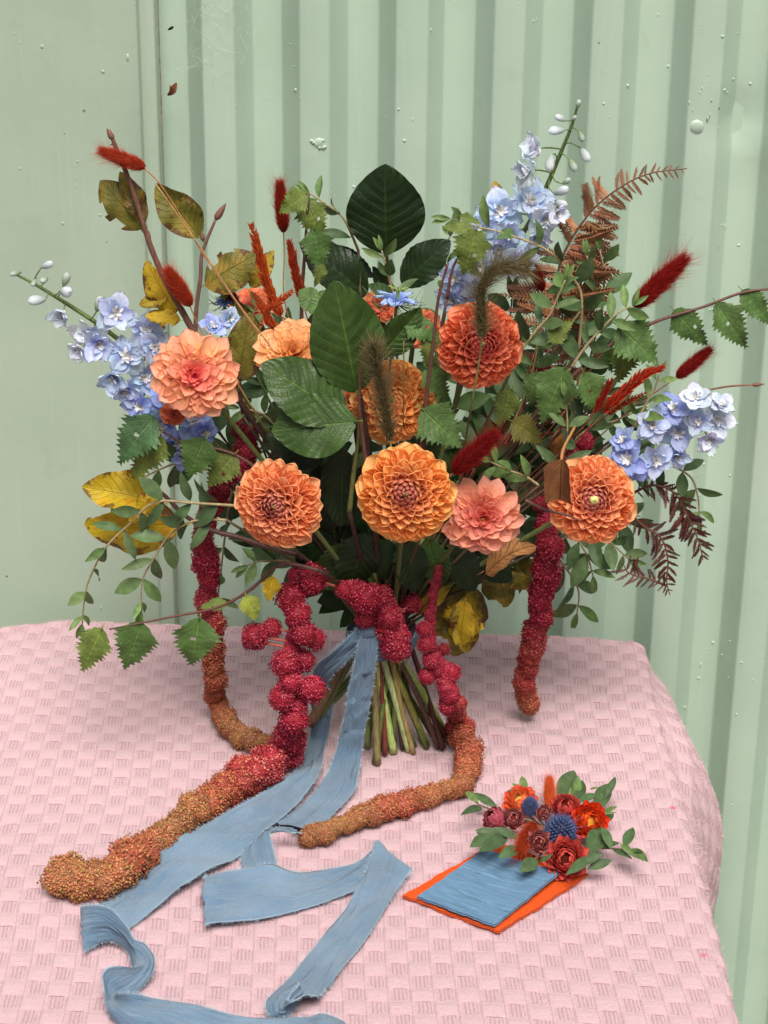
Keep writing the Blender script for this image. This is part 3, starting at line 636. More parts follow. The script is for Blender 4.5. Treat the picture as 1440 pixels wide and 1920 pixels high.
spike('lilac blue delphinium spike pointing out to the right above the dark bracken', .01,
      [(1060, 880), (1150, 860, -.01), (1230, 825, -.02), (1300, 780, -.02), (1345, 745, -.02)],
      [(1224, 797, 38, -.1, .0, 'l'), (1271, 812, 36, .0, .2, 'l'), (1344, 786, 41, .2, .1, 'p'), (1177, 860, 41, -.2, .1, 'b'), (1304, 745, 34, -.1, -.6, 'p', .2), (1230, 862, 38, .3, .3, 'l', .2), (1330, 825, 34, .2, .7, 'p', .35), (1272, 856, 30, .1, .8, 'l', .3),
       (1262, 765, 34, -.2, -.3, 'b'), (1196, 882, 30, .1, .8, 'b', .2), (1168, 825, 30, -.3, -.4, 'b', .2), (1352, 758, 30, .3, -.5, 'p', .4), (1310, 790, 30, .0, .3, 'l')],
      [(1248, 790, 24, .3, .9, 'g')])

# ================================================================ leaves
def leaf_mesh(name, mat, wf, n=26, m=9, droop=.12, fold=.10, wave=.0, teeth=0, tdepth=0.0, pleat=0, pdep=0.0, curl=0.0, twist=0.0, seed=0, holes=None, pet=.0):
    """length 1 along +Y, upper side +Z; wf(v): half width"""
    q = np.random.default_rng(seed); v = np.linspace(0, 1, n); u = np.linspace(-1, 1, m); uu, vv = np.meshgrid(u, v)
    w = np.array([wf(x) for x in v]); w[0] = max(w[0], .004); w[-1] = .003
    W = w[:, None] * np.ones_like(uu)
    Y = vv.copy()
    if teeth:
        ph = vv * teeth + q.uniform(0, 1); saw = (ph % 1.0)
        big = ((vv * teeth / 3.0 + .3) % 1.0)
        am = tdepth * (np.abs(uu) > .99) * (vv > .06) * (vv < .97)
        W = np.maximum(W + am * (.9 - saw * 1.1 - big * .7) * (.35 + W * 2), .002); Y = Y + am * (1 - saw) * .6
    X = uu * W; a = np.abs(uu)
    Z = fold * np.abs(X) * 2 - droop * (vv - .45) ** 2 * 1.2 - curl * (np.abs(X) / .3) ** 2 * .3
    Z = Z + wave * np.sin(vv * 14 + np.sign(uu) * 1.3 + seed) * a ** 2 * np.sin(math.pi * vv)
    if pleat: Z = Z + pdep * np.cos(2 * math.pi * (vv * pleat - a * 2.4)) * np.clip(a * 3, 0, 1) * np.sin(math.pi * np.clip(vv, 0, 1)) ** .5
    ct, st = np.cos(twist * (vv - .3)), np.sin(twist * (vv - .3)); X, Z = X * ct - Z * st, X * st + Z * ct
    V = np.stack([X, Y, Z], -1).reshape(-1, 3); uv = np.stack([(uu + 1) / 2, vv], -1).reshape(-1, 2); F = gridF(n, m)
    if holes:
        c = uv[F].mean(1); keep = np.ones(len(F), bool)
        for hu, hv, hr in holes: keep &= ((c[:, 0] - hu) ** 2 * .5 + (c[:, 1] - hv) ** 2) > hr * hr
        F = F[keep]
    parts = [(V, [F], uv)]
    if pet:
        pv, pf, pu = tubeVF([(0, -pet, .01), (0, -pet * .5, .0), (0, .03, -.004)], [.010, .010, .012], 5); parts.append((pv, pf, np.tile([[.5, .5]], (len(pv), 1))))
    V, F, uv = joinVF(parts); return mk(name, V, F, uv, mat)
ov = lambda wm, pk=.48, e=.8: (lambda v: wm * (math.sin(math.pi * min(1, v) ** (math.log(.5) / math.log(pk))) ** e if 0 < v < 1 else 0))
def birchw(v):
    if v < .26: return .33 * math.sin(v / .26 * math.pi / 2) ** .65
    t = (v - .26) / .74; return .33 * (1 - t) ** 1.15 * (1 + .55 * t)
L_BEECH = [leaf_mesh('beech_leaf', M_BEECH, ov(.385, .46, .72), 46, 15, d, f, .02, 0, 0, 9, .016, c, t, sd_, None, .08) for d, f, c, t, sd_ in ((.12, .05, .05, .1, 1), (.2, .12, .1, -.2, 2), (.05, .02, .15, .3, 3))]
L_BIRCH = [leaf_mesh('birch_leaf', M_BIRCH, birchw, 76, 9, d, f, .03, 12, .085, 8, .010, .05, t, sd_, h, .14) for d, f, t, sd_, h in ((.2, .10, .2, 4, None), (.3, .2, -.3, 5, [(.62, .30, .03), (.58, .40, .035)]), (.1, .12, .5, 6, None), (.35, .05, -.1, 7, [(.3, .5, .03)]))]
L_EUC = [leaf_mesh('eucalyptus_leaf', M_EUC, ov(w_ * .88, .48, .85), 12, 5, d, f, 0, 0, 0, 0, 0, 0, t, sd_, None, .04) for w_, d, f, t, sd_ in ((.24, .15, .12, .1, 8), (.20, .25, .2, -.3, 9), (.27, .1, .08, .2, 10), (.17, .3, .15, .4, 11))]
L_AUT = [leaf_mesh('autumn_leaf', M_AUT, ov(w_, .45, .75), 34, 11, d, f, .07, 0, 0, 9, .009, c, t, sd_, h, .10) for w_, d, f, c, t, sd_, h in ((.30, .2, .15, .1, .3, 12, None), (.36, .3, .05, .3, -.5, 13, [(.1, .3, .09), (.0, .62, .1)]), (.28, .1, .3, .0, .6, 14, None), (.34, .35, .1, .5, .2, 15, [(.95, .8, .13)]))]
L_CURL = [leaf_mesh('curled_leaf', M_DRY, ov(.26, .5, .6), 22, 11, .5, -.4, .05, 0, 0, 8, .012, -1.6, .5, 16, None, .1)]
def lighten(c, k): return tuple(x * k for x in c)
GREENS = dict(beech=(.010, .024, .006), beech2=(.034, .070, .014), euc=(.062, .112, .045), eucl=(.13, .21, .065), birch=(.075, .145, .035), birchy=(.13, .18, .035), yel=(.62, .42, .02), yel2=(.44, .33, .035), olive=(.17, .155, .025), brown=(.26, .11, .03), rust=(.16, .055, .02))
def put_leaf(root, me, base, tip, y, col, wk=1.0, tilt=(0, 0), c2=None, dy=0.0, name=None, lab=None, sc=1.0):
    """base, tip in the photo's pixels at depth y (tip at y+dy); tilt turns the face off the camera (right, up)"""
    B = base if isinstance(base, Vector) else P(*base, y); Tp = tip if isinstance(tip, Vector) else P(*tip, y + dy)
    cz = tocam(B.lerp(Tp, .5)); cx_ = Vector((0, 0, 1)).cross(cz).normalized(); cy_ = cz.cross(cx_); n = cz + cx_ * tilt[0] + cy_ * tilt[1]
    L = (Tp - B).length * sc
    o = part(name or me.name.split('.')[0], me, root, frame(B, Tp - B, n, L * wk, L, L), jit(col, .10), c2)
    if lab: o['label'] = lab
    return o
def twig(root, pts, r, col, name='stem', y=0.0, knob=True):
    W = catmull([P(p[0], p[1], y + (p[2] if len(p) > 2 else 0)) for p in pts], 7)
    n = len(W); rr = np.interp(np.linspace(0, 1, n), [0, 1], r) * (1 + (.18 * (rng.random(n) - .3) if knob else 0))
    V, F, U = tubeVF(W, rr, 7); part(name, mk(name, V, F, U, M_STEM), root, None, col); return W
def toward(W0, deep=.012):                   # carries a twig from its lowest visible point into the binding
    B = BIND + Vector((rd.uniform(-.012, .012), rd.uniform(-.01, .012), rd.uniform(0, .01))); a = Vector(W0)
    return [a, a.lerp(B, .5) + Vector((0, deep, .0)), B]
def link(root, W0, r, col):
    V, F, U = tubeVF(catmull(toward(W0), 6), r, 6); part('lower_stem', mk('lower_stem', V, F, U, M_STEM), root, None, col)

def sprig(label, pts, y, n, lpx, col='euc', tipcol='eucl', group='eucalyptus sprigs', r=(.0013, .0006), stemc=(.30, .24, .12), join=True, spread=1.0, name='eucalyptus_sprig', wk=1.0, facing=None):
    root = thing(name, label, 'eucalyptus', P(pts[0][0], pts[0][1], y), group)
    W = twig(root, pts, r, stemc, y=y, knob=False)
    if join: link(root, W[0], r[0], (.10, .07, .04))
    cum = np.concatenate([[0], np.cumsum(np.linalg.norm(np.diff(W, axis=0), axis=1))]); tot = cum[-1]
    for i in range(n):
        t = (i + .6) / n; s_ = tot * t; p = Vector([np.interp(s_, cum, W[:, k]) for k in range(3)]); p2 = Vector([np.interp(min(tot, s_ + .004), cum, W[:, k]) for k in range(3)]); p1 = Vector([np.interp(max(0, s_ - .004), cum, W[:, k]) for k in range(3)])
        d = (p2 - p1).normalized(); cz = tocam(p); sd_ = d.cross(cz).normalized(); L = rs(p, lpx) * (1.22 - .42 * t) * rd.uniform(.82, 1.15)
        rot = (i % 2) * .9 + rd.gauss(0, .4)
        for sg in (-1, 1):
            if rd.random() < .04: continue
            sv = sd_ * math.cos(rot) + cz * math.sin(rot); out = sv * sg * spread + d * rd.uniform(.35, 1.0) + Vector((0, 0, rd.uniform(-.25, .15)))
            nn_ = cz + Vector((rd.gauss(0, .5), 0, rd.gauss(.25, .45))); c = tuple(a * (1 - t ** 2) + b * t ** 2 for a, b in zip(GREENS[col], GREENS[tipcol]))
            part('leaf', L_EUC[rd.randrange(4)], root, frame(p + out.normalized() * .001, out, nn_, L * wk, L, L), jit(c, .14))
    d = Vector(W[-1] - W[-2]).normalized()
    for k in range(2): part('leaf', L_EUC[1], root, frame(W[-1], d + Vector((rd.gauss(0, .3), 0, rd.gauss(0, .3))), tocam(W[-1]), rs(W[-1], lpx) * .5, rs(W[-1], lpx) * .6, rs(W[-1], lpx) * .6), GREENS[tipcol])
    return root
EUCS = [
 ('eucalyptus trail hanging furthest left, below the yellow leaves, down to the cloth', [(440, 948), (360, 943), (290, 942), (240, 985), (197, 1028), (171, 1078), (160, 1113), (154, 1170)], -.05, 9, 58, {}),
 ('eucalyptus trail hanging beside a serrated birch leaf, right of the leftmost trail', [(425, 975), (380, 974), (350, 982), (317, 1004), (286, 1051), (267, 1090), (265, 1145)], -.045, 6, 60, {}),
 ('eucalyptus tip curling above the green birch leaves left of the tallest beech leaf', [(672, 470), (655, 430), (640, 405), (612, 383), (580, 362)], .10, 3, 56, {}),
 ('short eucalyptus tip standing in front of the tallest beech leaf', [(745, 575), (732, 530), (724, 500), (716, 470)], .03, 3, 52, {}),
 ('long eucalyptus spray arching left over the tall delphinium', [(1085, 660), (1091, 560), (1067, 511), (1022, 467), (947, 438), (895, 425), (845, 410)], .02, 8, 62, {}),
 ('eucalyptus sprig with pale stem climbing right of the coral ball dahlia', [(975, 660), (1005, 620), (1030, 592), (1042, 565), (1060, 525)], .0, 4, 58, {}),
 ('thin eucalyptus tip rising beside the dry bracken', [(1128, 590), (1133, 515), (1125, 470)], .05, 2, 60, {}),
 ('eucalyptus branch reaching right below the large red bunny tail', [(1070, 690), (1098, 650), (1125, 620), (1155, 590), (1185, 573)], .01, 5, 60, {}),
 ('bright green eucalyptus rosette beside the right rust grass ear', [(1190, 800), (1212, 755), (1228, 728), (1236, 700)], .0, 3, 48, dict(col='eucl')),
 ('eucalyptus trail drooping under the right delphinium beside the dark bracken', [(1210, 860), (1240, 865), (1292, 892), (1308, 929), (1312, 975)], .03, 4, 52, dict(join=False)),
 ('eucalyptus sprig hanging below the dahlia with the green eye', [(1075, 1000), (1100, 1040), (1112, 1080)], .03, 3, 60, {}),
 ('eucalyptus sprig spreading right under the dahlia with the green eye', [(1085, 990), (1140, 1015), (1180, 1050)], .04, 3, 58, {}),
 ('light eucalyptus sprig above the loose salmon dahlia', [(1010, 910), (985, 893), (955, 882), (920, 866)], -.05, 3, 54, dict(col='eucl')),
 ('eucalyptus sprig standing in front of the brown twig above the dahlia with the green eye', [(1045, 900), (1056, 850), (1064, 800), (1060, 745)], -.03, 4, 52, {}),
 ('eucalyptus sprig poking left between the yellow leaves and the birch leaves', [(390, 880), (340, 868), (300, 880), (255, 903)], .01, 4, 56, {}),
 ('dark eucalyptus leaves between the open peach dahlia and the dark beech leaf', [(560, 830), (520, 800), (490, 775), (450, 765)], .0, 4, 52, {}),
 ('eucalyptus sprig between the small coral dahlia and the pale yellow one', [(590, 650), (555, 610), (520, 590), (480, 583)], .04, 3, 56, {}),
 ('long eucalyptus strand hanging behind the left red tassel', [(440, 900), (428, 960), (420, 1020), (412, 1090), (405, 1140)], .05, 5, 56, {}),
 ('eucalyptus sprig lying along the dark twig under the left ball dahlia', [(590, 1060), (540, 1052), (490, 1052), (465, 1060)], .0, 3, 62, {}),
 ('eucalyptus leaves fanned between the coral ball dahlia and the serrated birch leaf', [(960, 800), (985, 740), (1000, 690), (1010, 640)], .03, 5, 60, {}),
 ('eucalyptus sprig crossing the base of the dry bracken', [(1060, 620), (1090, 580), (1110, 530), (1100, 480)], .05, 4, 56, {}),
 ('eucalyptus tip leaning over the right corner of the table behind the long red tassel', [(1040, 1040), (1068, 1075), (1085, 1110), (1082, 1150)], .07, 3, 58, {}),
 ('eucalyptus sprig between the rust grass ear and the lilac delphinium', [(1060, 840), (1110, 800), (1150, 790), (1185, 775)], .03, 4, 54, {}),
 ('eucalyptus shoot rising behind the small birch leaves right of the blue nigella', [(825, 640), (838, 560), (835, 480), (850, 420)], .10, 4, 54, dict(col='eucl')),
]
for lab, pts, y, n, lp, kw in EUCS: sprig(lab, pts, y, n, lp, **kw)
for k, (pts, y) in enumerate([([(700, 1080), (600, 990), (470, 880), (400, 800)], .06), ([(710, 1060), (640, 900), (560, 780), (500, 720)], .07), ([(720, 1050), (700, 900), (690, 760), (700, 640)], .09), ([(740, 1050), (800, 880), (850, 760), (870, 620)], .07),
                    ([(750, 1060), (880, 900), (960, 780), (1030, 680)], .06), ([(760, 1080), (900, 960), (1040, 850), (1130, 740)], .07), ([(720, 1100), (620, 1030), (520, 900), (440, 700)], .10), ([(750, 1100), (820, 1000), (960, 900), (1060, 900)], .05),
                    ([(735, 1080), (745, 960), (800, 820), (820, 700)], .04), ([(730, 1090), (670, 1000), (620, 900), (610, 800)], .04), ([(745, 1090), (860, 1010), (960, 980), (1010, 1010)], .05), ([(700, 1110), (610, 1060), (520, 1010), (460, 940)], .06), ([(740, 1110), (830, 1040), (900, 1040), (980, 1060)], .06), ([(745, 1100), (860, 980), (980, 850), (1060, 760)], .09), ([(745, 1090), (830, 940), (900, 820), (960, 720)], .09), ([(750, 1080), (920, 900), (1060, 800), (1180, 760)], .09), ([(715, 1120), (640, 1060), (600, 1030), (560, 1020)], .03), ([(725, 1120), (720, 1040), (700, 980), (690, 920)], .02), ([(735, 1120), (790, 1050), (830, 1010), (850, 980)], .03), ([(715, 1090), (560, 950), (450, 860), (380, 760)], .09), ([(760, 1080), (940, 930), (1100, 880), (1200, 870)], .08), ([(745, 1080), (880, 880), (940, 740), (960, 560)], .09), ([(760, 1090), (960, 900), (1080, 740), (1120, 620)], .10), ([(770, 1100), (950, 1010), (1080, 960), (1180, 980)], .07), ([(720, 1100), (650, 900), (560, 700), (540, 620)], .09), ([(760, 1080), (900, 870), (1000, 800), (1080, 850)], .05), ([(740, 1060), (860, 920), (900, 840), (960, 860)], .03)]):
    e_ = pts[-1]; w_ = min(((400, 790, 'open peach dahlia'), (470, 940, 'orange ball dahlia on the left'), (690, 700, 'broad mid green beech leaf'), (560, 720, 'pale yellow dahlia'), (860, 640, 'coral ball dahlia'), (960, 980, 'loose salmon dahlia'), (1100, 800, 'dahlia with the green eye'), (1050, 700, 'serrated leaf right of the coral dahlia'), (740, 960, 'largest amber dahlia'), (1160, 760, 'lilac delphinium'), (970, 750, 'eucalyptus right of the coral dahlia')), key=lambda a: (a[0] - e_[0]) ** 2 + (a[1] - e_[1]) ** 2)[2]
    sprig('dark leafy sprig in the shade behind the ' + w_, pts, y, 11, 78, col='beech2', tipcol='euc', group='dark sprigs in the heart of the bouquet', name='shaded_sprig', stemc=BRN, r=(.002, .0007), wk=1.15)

# ---- beech
def branch(name, label, cat, pts, y, r, col, leaves, mset, group, join=True, buds=()):
    root = thing(name, label, cat, P(pts[0][0], pts[0][1], y), group); W = twig(root, pts, r, col, y=y)
    if join: link(root, W[0], r[0], BRN)
    for lf_ in leaves:
        me, b, t, dy0, c, wk, tilt = lf_[:7]; kw = lf_[7] if len(lf_) > 7 else {}
        put_leaf(root, mset[me], b, t, y + dy0, GREENS[c] if isinstance(c, str) else c, wk, tilt, **kw)
    for b, t, rr in buds:
        B, Tp = P(*b, y), P(*t, y); L = (Tp - B).length / 2
        part('bud', BUD_T, root, frame(B.lerp(Tp, .5), Tp - B, tocam(B), L * rr, L, L * rr), (.20, .09, .06))
    return root
V_, F_ = sphereVF(1, 8, 8); V_ = V_[:, [0, 2, 1]]; V_[:, 0] *= .36 * (1 - .6 * V_[:, 1]); V_[:, 2] *= .36 * (1 - .6 * V_[:, 1]); BUD_T = mk('bud', V_, F_, None, M_STEM)
GB = 'beech branches'
branch('beech_branch', 'beech branch carrying the tallest dark leaf upright at the top centre', 'branch', [(735, 640), (732, 560), (727, 490), (722, 470)], .09, (.0018, .001), BRN, [
  (0, (724, 478), (722, 309), .0, 'beech', 1.12, (0, .1)), (1, (690, 553), (566, 455), .0, 'beech', .74, (-.2, .5)), (1, (752, 535), (842, 450), .0, 'beech', .80, (.1, .6)), (2, (700, 520), (634, 460), .02, 'beech', .5, (0, .6)), (1, (740, 575), (700, 500), .02, 'beech', .5, (-.3, .6))], L_BEECH, GB)
branch('beech_branch', 'beech branch with the broad mid green leaf in front of the pale yellow dahlia', 'branch', [(690, 900), (688, 820), (680, 760), (672, 725)], -.05, (.0024, .0012), BRN, [
  (0, (670, 738), (628, 528), -.01, 'beech2', .84, (.1, .25)), (1, (712, 668), (790, 580), .02, 'beech2', .72, (.5, .3)), (2, (602, 575), (560, 545), .06, 'birch', 1.2, (0, .5)), (0, (645, 560), (575, 580), .05, 'birch', .9, (0, .3))], L_BEECH, GB)
branch('beech_branch', 'low beech branch with two overlapping glossy leaves pointing left', 'branch', [(655, 960), (664, 880), (672, 820), (672, 780)], -.065, (.0022, .0012), OLV, [
  (0, (650, 784), (492, 680), -.01, 'beech2', .84, (.1, .35)), (0, (668, 790), (508, 808), -.02, 'beech2', .98, (-.1, .05)), (1, (606, 866), (502, 812), .02, 'beech', .9, (-.1, .5)), (2, (640, 840), (640, 990), .03, 'beech', .62, (.2, -.3)), (1, (600, 870), (620, 1000), .05, 'beech', .7, (.0, -.3)), (0, (636, 860), (560, 850), .05, 'beech', .7, (0, .2)),
  (2, (690, 900), (690, 1010), .06, 'beech', .8, (.1, 0)), (0, (720, 1010), (725, 1090), .05, 'beech', .9, (.1, 0)), (0, (620, 1000), (560, 1075), .06, 'beech', .9, (.1, 0)), (1, (640, 1020), (610, 1110), .05, 'beech2', .8, (.1, 0)), (2, (690, 1000), (650, 1110), .04, 'beech', .9, (.2, 0)), (0, (760, 1010), (780, 1110), .04, 'beech', .8, (.2, 0)), (1, (800, 1010), (830, 1100), .05, 'beech2', .8, (-.2, 0)), (0, (850, 1020), (890, 1110), .06, 'beech', .8, (0, 0)), (2, (900, 1040), (960, 1090), .07, 'beech', .9, (0, 0)), (1, (650, 990), (700, 1060), .07, 'beech', .9, (.1, 0))], L_BEECH, GB)
ga_ = 'autumn beech branches'
branch('autumn_branch', 'thick brown twig with spotted olive leaves reaching the upper left', 'branch', [(372, 640), (350, 598), (320, 545), (298, 500), (282, 460), (266, 412), (243, 340), (225, 295), (205, 245)], -.01, (.0030, .0016), (.15, .07, .05), [
  (1, (266, 432), (190, 338), .004, 'olive', .92, (-.2, 0), dict(c2=(.22, .16, .02))), (0, (272, 418), (226, 322), .008, 'olive', .7, (.3, 0), dict(c2=(.28, .18, .02))),
  (3, (330, 590), (272, 492), .01, 'yel', .82, (-.1, 0), dict(c2=(.46, .30, .015))), (0, (318, 552), (260, 572), .012, 'yel2', .9, (0, .4), dict(c2=(.40, .26, .02))), (1, (338, 600), (272, 588), .006, 'yel', .8, (0, .2), dict(c2=(.48, .30, .02)))], L_AUT, ga_, buds=[((212, 262), (200, 240), 1.2), ((218, 270), (206, 271), 1.1), ((247, 388), (236, 380), 1.2), ((279, 452), (279, 432), 1.0)])
branch('autumn_branch', 'slim budded twig with two olive leaves left of the rust grass', 'branch', [(366, 640), (368, 580), (376, 520), (378, 480), (388, 450), (404, 412)], .02, (.0020, .0011), (.17, .09, .07), [
  (2, (375, 445), (292, 345), .0, 'olive', 1.02, (.1, 0), dict(c2=(.26, .20, .03))), (1, (382, 535), (478, 478), .0, 'olive', 1.0, (.2, .4), dict(c2=(.30, .20, .03))), (0, (470, 540), (512, 470), .03, 'yel2', .8, (.2, .3), dict(c2=(.25, .18, .02)))], L_AUT, ga_, buds=[((404, 412), (424, 381), .9), ((381, 452), (378, 432), 1.1)])
branch('autumn_branch', 'olive yellow leaf standing between the two pale dahlias', 'leaf', [(455, 780), (452, 740), (450, 705)], .0, (.0015, .001), BRN, [
  (0, (448, 718), (468, 588), .0, 'olive', 1.0, (.2, 0), dict(c2=(.20, .19, .03))), (2, (470, 640), (440, 560), .03, 'olive', .9, (.4, 0), dict(c2=(.25, .2, .03)))], L_AUT, ga_)
branch('autumn_branch', 'dark twig with large bright yellow leaves low on the left', 'branch', [(560, 1040), (500, 1025), (450, 1008), (390, 992), (345, 965), (315, 935), (288, 912)], -.01, (.0026, .0016), (.09, .04, .03), [
  (2, (300, 942), (153, 912), -.004, 'yel', 1.0, (0, .5), dict(c2=(.55, .30, .01))), (3, (336, 985), (154, 990), .0, 'yel', .95, (0, -.2), dict(c2=(.50, .24, .015))), (1, (300, 925), (235, 975), -.02, 'yel', .8, (-.5, 0), dict(c2=(.45, .22, .01)))], L_AUT, ga_, buds=[((292, 915), (282, 908), 1.2)])
branch('autumn_branch', 'cluster of folded yellow olive leaves hanging right of the red tassels', 'leaf', [(800, 1080), (840, 1090), (868, 1100)], .02, (.0016, .0012), BRN, [
  (3, (872, 1096), (862, 1240), -.01, 'olive', 1.0, (.3, 0), dict(c2=(.30, .22, .02))), (2, (884, 1110), (872, 1226), -.02, 'yel2', .8, (-.3, 0), dict(c2=(.50, .34, .02))), (1, (872, 1130), (858, 1212), -.025, 'yel', 1.25, (-.2, 0), dict(c2=(.55, .36, .02))), (0, (880, 1095), (838, 1200), .0, 'olive', .7, (-.5, 0), dict(c2=(.25, .18, .02))), (2, (845, 1100), (780, 1152), -.02, 'yel2', .7, (.2, .4), dict(c2=(.42, .30, .02))), (1, (895, 1085), (850, 1060), .0, 'olive', .9, (.2, .2), dict(c2=(.2, .2, .02))), (0, (868, 1110), (905, 1150), .01, 'olive', .7, (.2, 0), dict(c2=(.2, .16, .02)))], L_AUT, ga_)
branch('autumn_branch', 'lobed olive gold leaf hanging left of the long red tassel', 'leaf', [(880, 1100), (910, 1082), (935, 1070)], .03, (.0014, .001), BRN, [
  (3, (925, 1062), (955, 1142), -.005, 'olive', 1.1, (.1, 0), dict(c2=(.36, .24, .02))), (1, (940, 1075), (1000, 1100), .0, 'olive', .9, (.1, 0), dict(c2=(.40, .25, .02))), (0, (960, 1090), (1010, 1050), .02, 'olive', 1.1, (.1, 0), dict(c2=(.20, .16, .02)))], L_AUT, ga_)
t = branch('autumn_branch', 'crisp curled tan leaf under the loose salmon dahlia', 'leaf', [(890, 1100), (915, 1070)], .0, (.001, .0008), BRN, [], L_AUT, ga_)
put_leaf(t, L_CURL[0], (905, 1072), (994, 1010), -.03, (.42, .20, .065), 1.15, (.1, .9))
t = branch('autumn_branch', 'brown rolled dead leaf resting on the dahlia with the green eye, beside a dark twig', 'leaf', [(985, 938), (1020, 955), (1060, 965), (1085, 975)], -.115, (.0014, .0007), (.10, .045, .035), [], L_AUT, ga_, join=False)
put_leaf(t, leaf_mesh('rolled_leaf', M_DRY, lambda v: .30 if .05 < v < .95 else .2, 14, 9, .1, .3, .03, 0, 0, 7, .01, -.8, .2, 30), (1053, 862), (1050, 938), -.125, (.22, .085, .03), 1.0, (-.2, .1))
V, F, U = tubeVF(catmull([P(1052, 868, -.12), P(1056, 842, -.10), P(1078, 800, -.06)], 6), .0012, 6); part('stalk', mk('stalk', V, F, U, M_STEM), t, None, (.4, .18, .06))
t = branch('autumn_branch', 'rust brown leaves behind the serrated birch leaf on the right', 'leaf', [(1060, 860), (1090, 790), (1110, 740)], .03, (.0014, .001), BRN, [
  (1, (1118, 750), (1090, 700), .0, 'brown', 1.2, (.2, .2), dict(c2=(.30, .10, .02))), (0, (1075, 780), (1030, 880), .0, 'brown', .55, (-.3, .0), dict(c2=(.40, .16, .03))), (0, (935, 390), (928, 340), .05, 'yel', 1.0, (.2, .2), dict(c2=(.5, .3, .03)))], L_AUT, ga_)
# ---- birch
gb = 'birch twigs'
RB = (.11, .045, .035)
branch('birch_twig', 'birch twig running down to the left cloth edge with three big serrated leaves', 'branch', [(600, 1070), (548, 1058), (518, 1062), (470, 1105), (410, 1138), (330, 1155), (265, 1168), (205, 1180)], -.06, (.0019, .0007), RB, [
  (0, (190, 1180), (152, 1262), .0, 'birchy', 1.0, (-.2, 0)), (2, (265, 1168), (234, 1258), .0, 'birch', 1.15, (.1, .1)), (1, (374, 1162), (356, 1252), .0, 'birch', 1.25, (.1, .1)), (3, (425, 1130), (372, 1138), .01, 'birchy', .8, (0, .5)),
  (3, (462, 1118), (482, 1166), -.002, (.30, .36, .05), 1.1, (.1, 0), dict(c2=(.5, .4, .05))), (0, (512, 1082), (502, 1130), -.002, (.60, .42, .02), 1.0, (.1, 0))], L_BIRCH, gb)
branch('birch_twig', 'birch twig under the blue delphinium with pale torn leaf at its tip', 'branch', [(500, 900), (470, 870), (420, 845), (340, 828), (290, 800)], -.03, (.0016, .0008), RB, [
  (1, (288, 782), (218, 872), -.01, (.06, .13, .05), 1.0, (-.2, 0)), (0, (300, 815), (248, 902), -.006, 'birchy', .95, (.1, 0)), (2, (384, 822), (352, 898), -.01, 'birch', 1.3, (.1, .1)), (3, (440, 852), (386, 914), -.002, 'birchy', 1.1, (-.1, 0))], L_BIRCH, gb)
branch('birch_twig', 'reddish birch twig hanging its leaves left of the tallest beech leaf', 'branch', [(566, 640), (566, 560), (573, 450), (579, 362)], .06, (.0019, .001), RB, [
  (0, (575, 363), (522, 400), -.01, 'birchy', 1.15, (.1, .2)), (3, (572, 378), (608, 450), .0, 'birchy', 1.1, (.1, .1)), (2, (590, 430), (600, 510), -.01, 'birch', 1.1, (.1, 0)), (0, (605, 495), (590, 540), -.01, 'birchy', .8, (.3, 0)), (1, (612, 545), (600, 620), .02, 'birch', 1.2, (.1, 0))], L_BIRCH, gb)
branch('birch_twig', 'birch leaves fanned left of the tall delphinium over the foxtail', 'leaf', [(838, 560), (850, 500), (880, 450)], .0, (.0014, .0008), RB, [
  (3, (893, 432), (868, 520), -.005, 'birchy', 1.15, (.2, .1)), (0, (888, 432), (828, 424), .0, 'birchy', .8, (.1, .5)), (2, (862, 405), (905, 420), .01, 'birchy', .7, (.1, .4)), (0, (880, 500), (905, 520), .01, 'eucl', .9, (.1, 0))], L_BIRCH, gb)
branch('birch_twig', 'single serrated birch leaf above the largest amber dahlia', 'leaf', [(800, 880), (792, 800), (792, 765)], -.07, (.0014, .0009), RB, [
  (2, (792, 768), (868, 840), -.01, 'birch', 1.2, (.1, .1)), (0, (800, 690), (842, 750), .04, 'birch', 1.1, (.1, .1)), (3, (815, 625), (800, 700), .04, 'birchy', .9, (.1, .1)), (1, (680, 850), (665, 880), .03, 'birch', 1.2, (0, 0)), (3, (760, 600), (835, 640), .04, 'birch', .9, (.3, 0))], L_BIRCH, gb)
branch('birch_twig', 'serrated birch leaf pointing down right of the coral ball dahlia', 'leaf', [(1060, 800), (1064, 740), (1058, 688)], -.02, (.0014, .0009), RB, [
  (2, (1060, 690), (1014, 796), -.005, 'birch', 1.05, (-.1, .1)), (0, (960, 790), (1020, 830), .02, 'olive', 1.2, (.1, .1)), (3, (1005, 700), (990, 760), .03, 'birch', .9, (0, 0)), (1, (1095, 700), (1130, 780), .0, 'birch', 1.0, (.2, .1)), (0, (1030, 640), (1075, 600), .01, 'birchy', 1.0, (.1, .3)), (2, (960, 730), (935, 800), .0, 'birchy', 1.0, (0, .2))], L_BIRCH, gb)
branch('birch_twig', 'long reddish birch twig stretching past the right edge with holed leaves', 'branch', [(1040, 740), (1085, 695), (1140, 650), (1225, 605), (1320, 575), (1395, 548), (1470, 540)], .01, (.0019, .0009), RB, [
  (2, (1160, 612), (1236, 682), -.005, 'birch', 1.2, (.1, .1)), (0, (1178, 640), (1160, 720), .01, 'birchy', 1.1, (.1, 0)), (3, (1265, 583), (1328, 652), .0, 'birch', .9, (-.2, 0)), (1, (1344, 570), (1402, 656), -.004, 'birch', .85, (.2, 0)), (0, (1392, 545), (1450, 612), .0, 'birch', .8, (.1, .0)), (0, (1120, 640), (1150, 700), .02, 'birch', .9, (.1, 0))], L_BIRCH, gb)
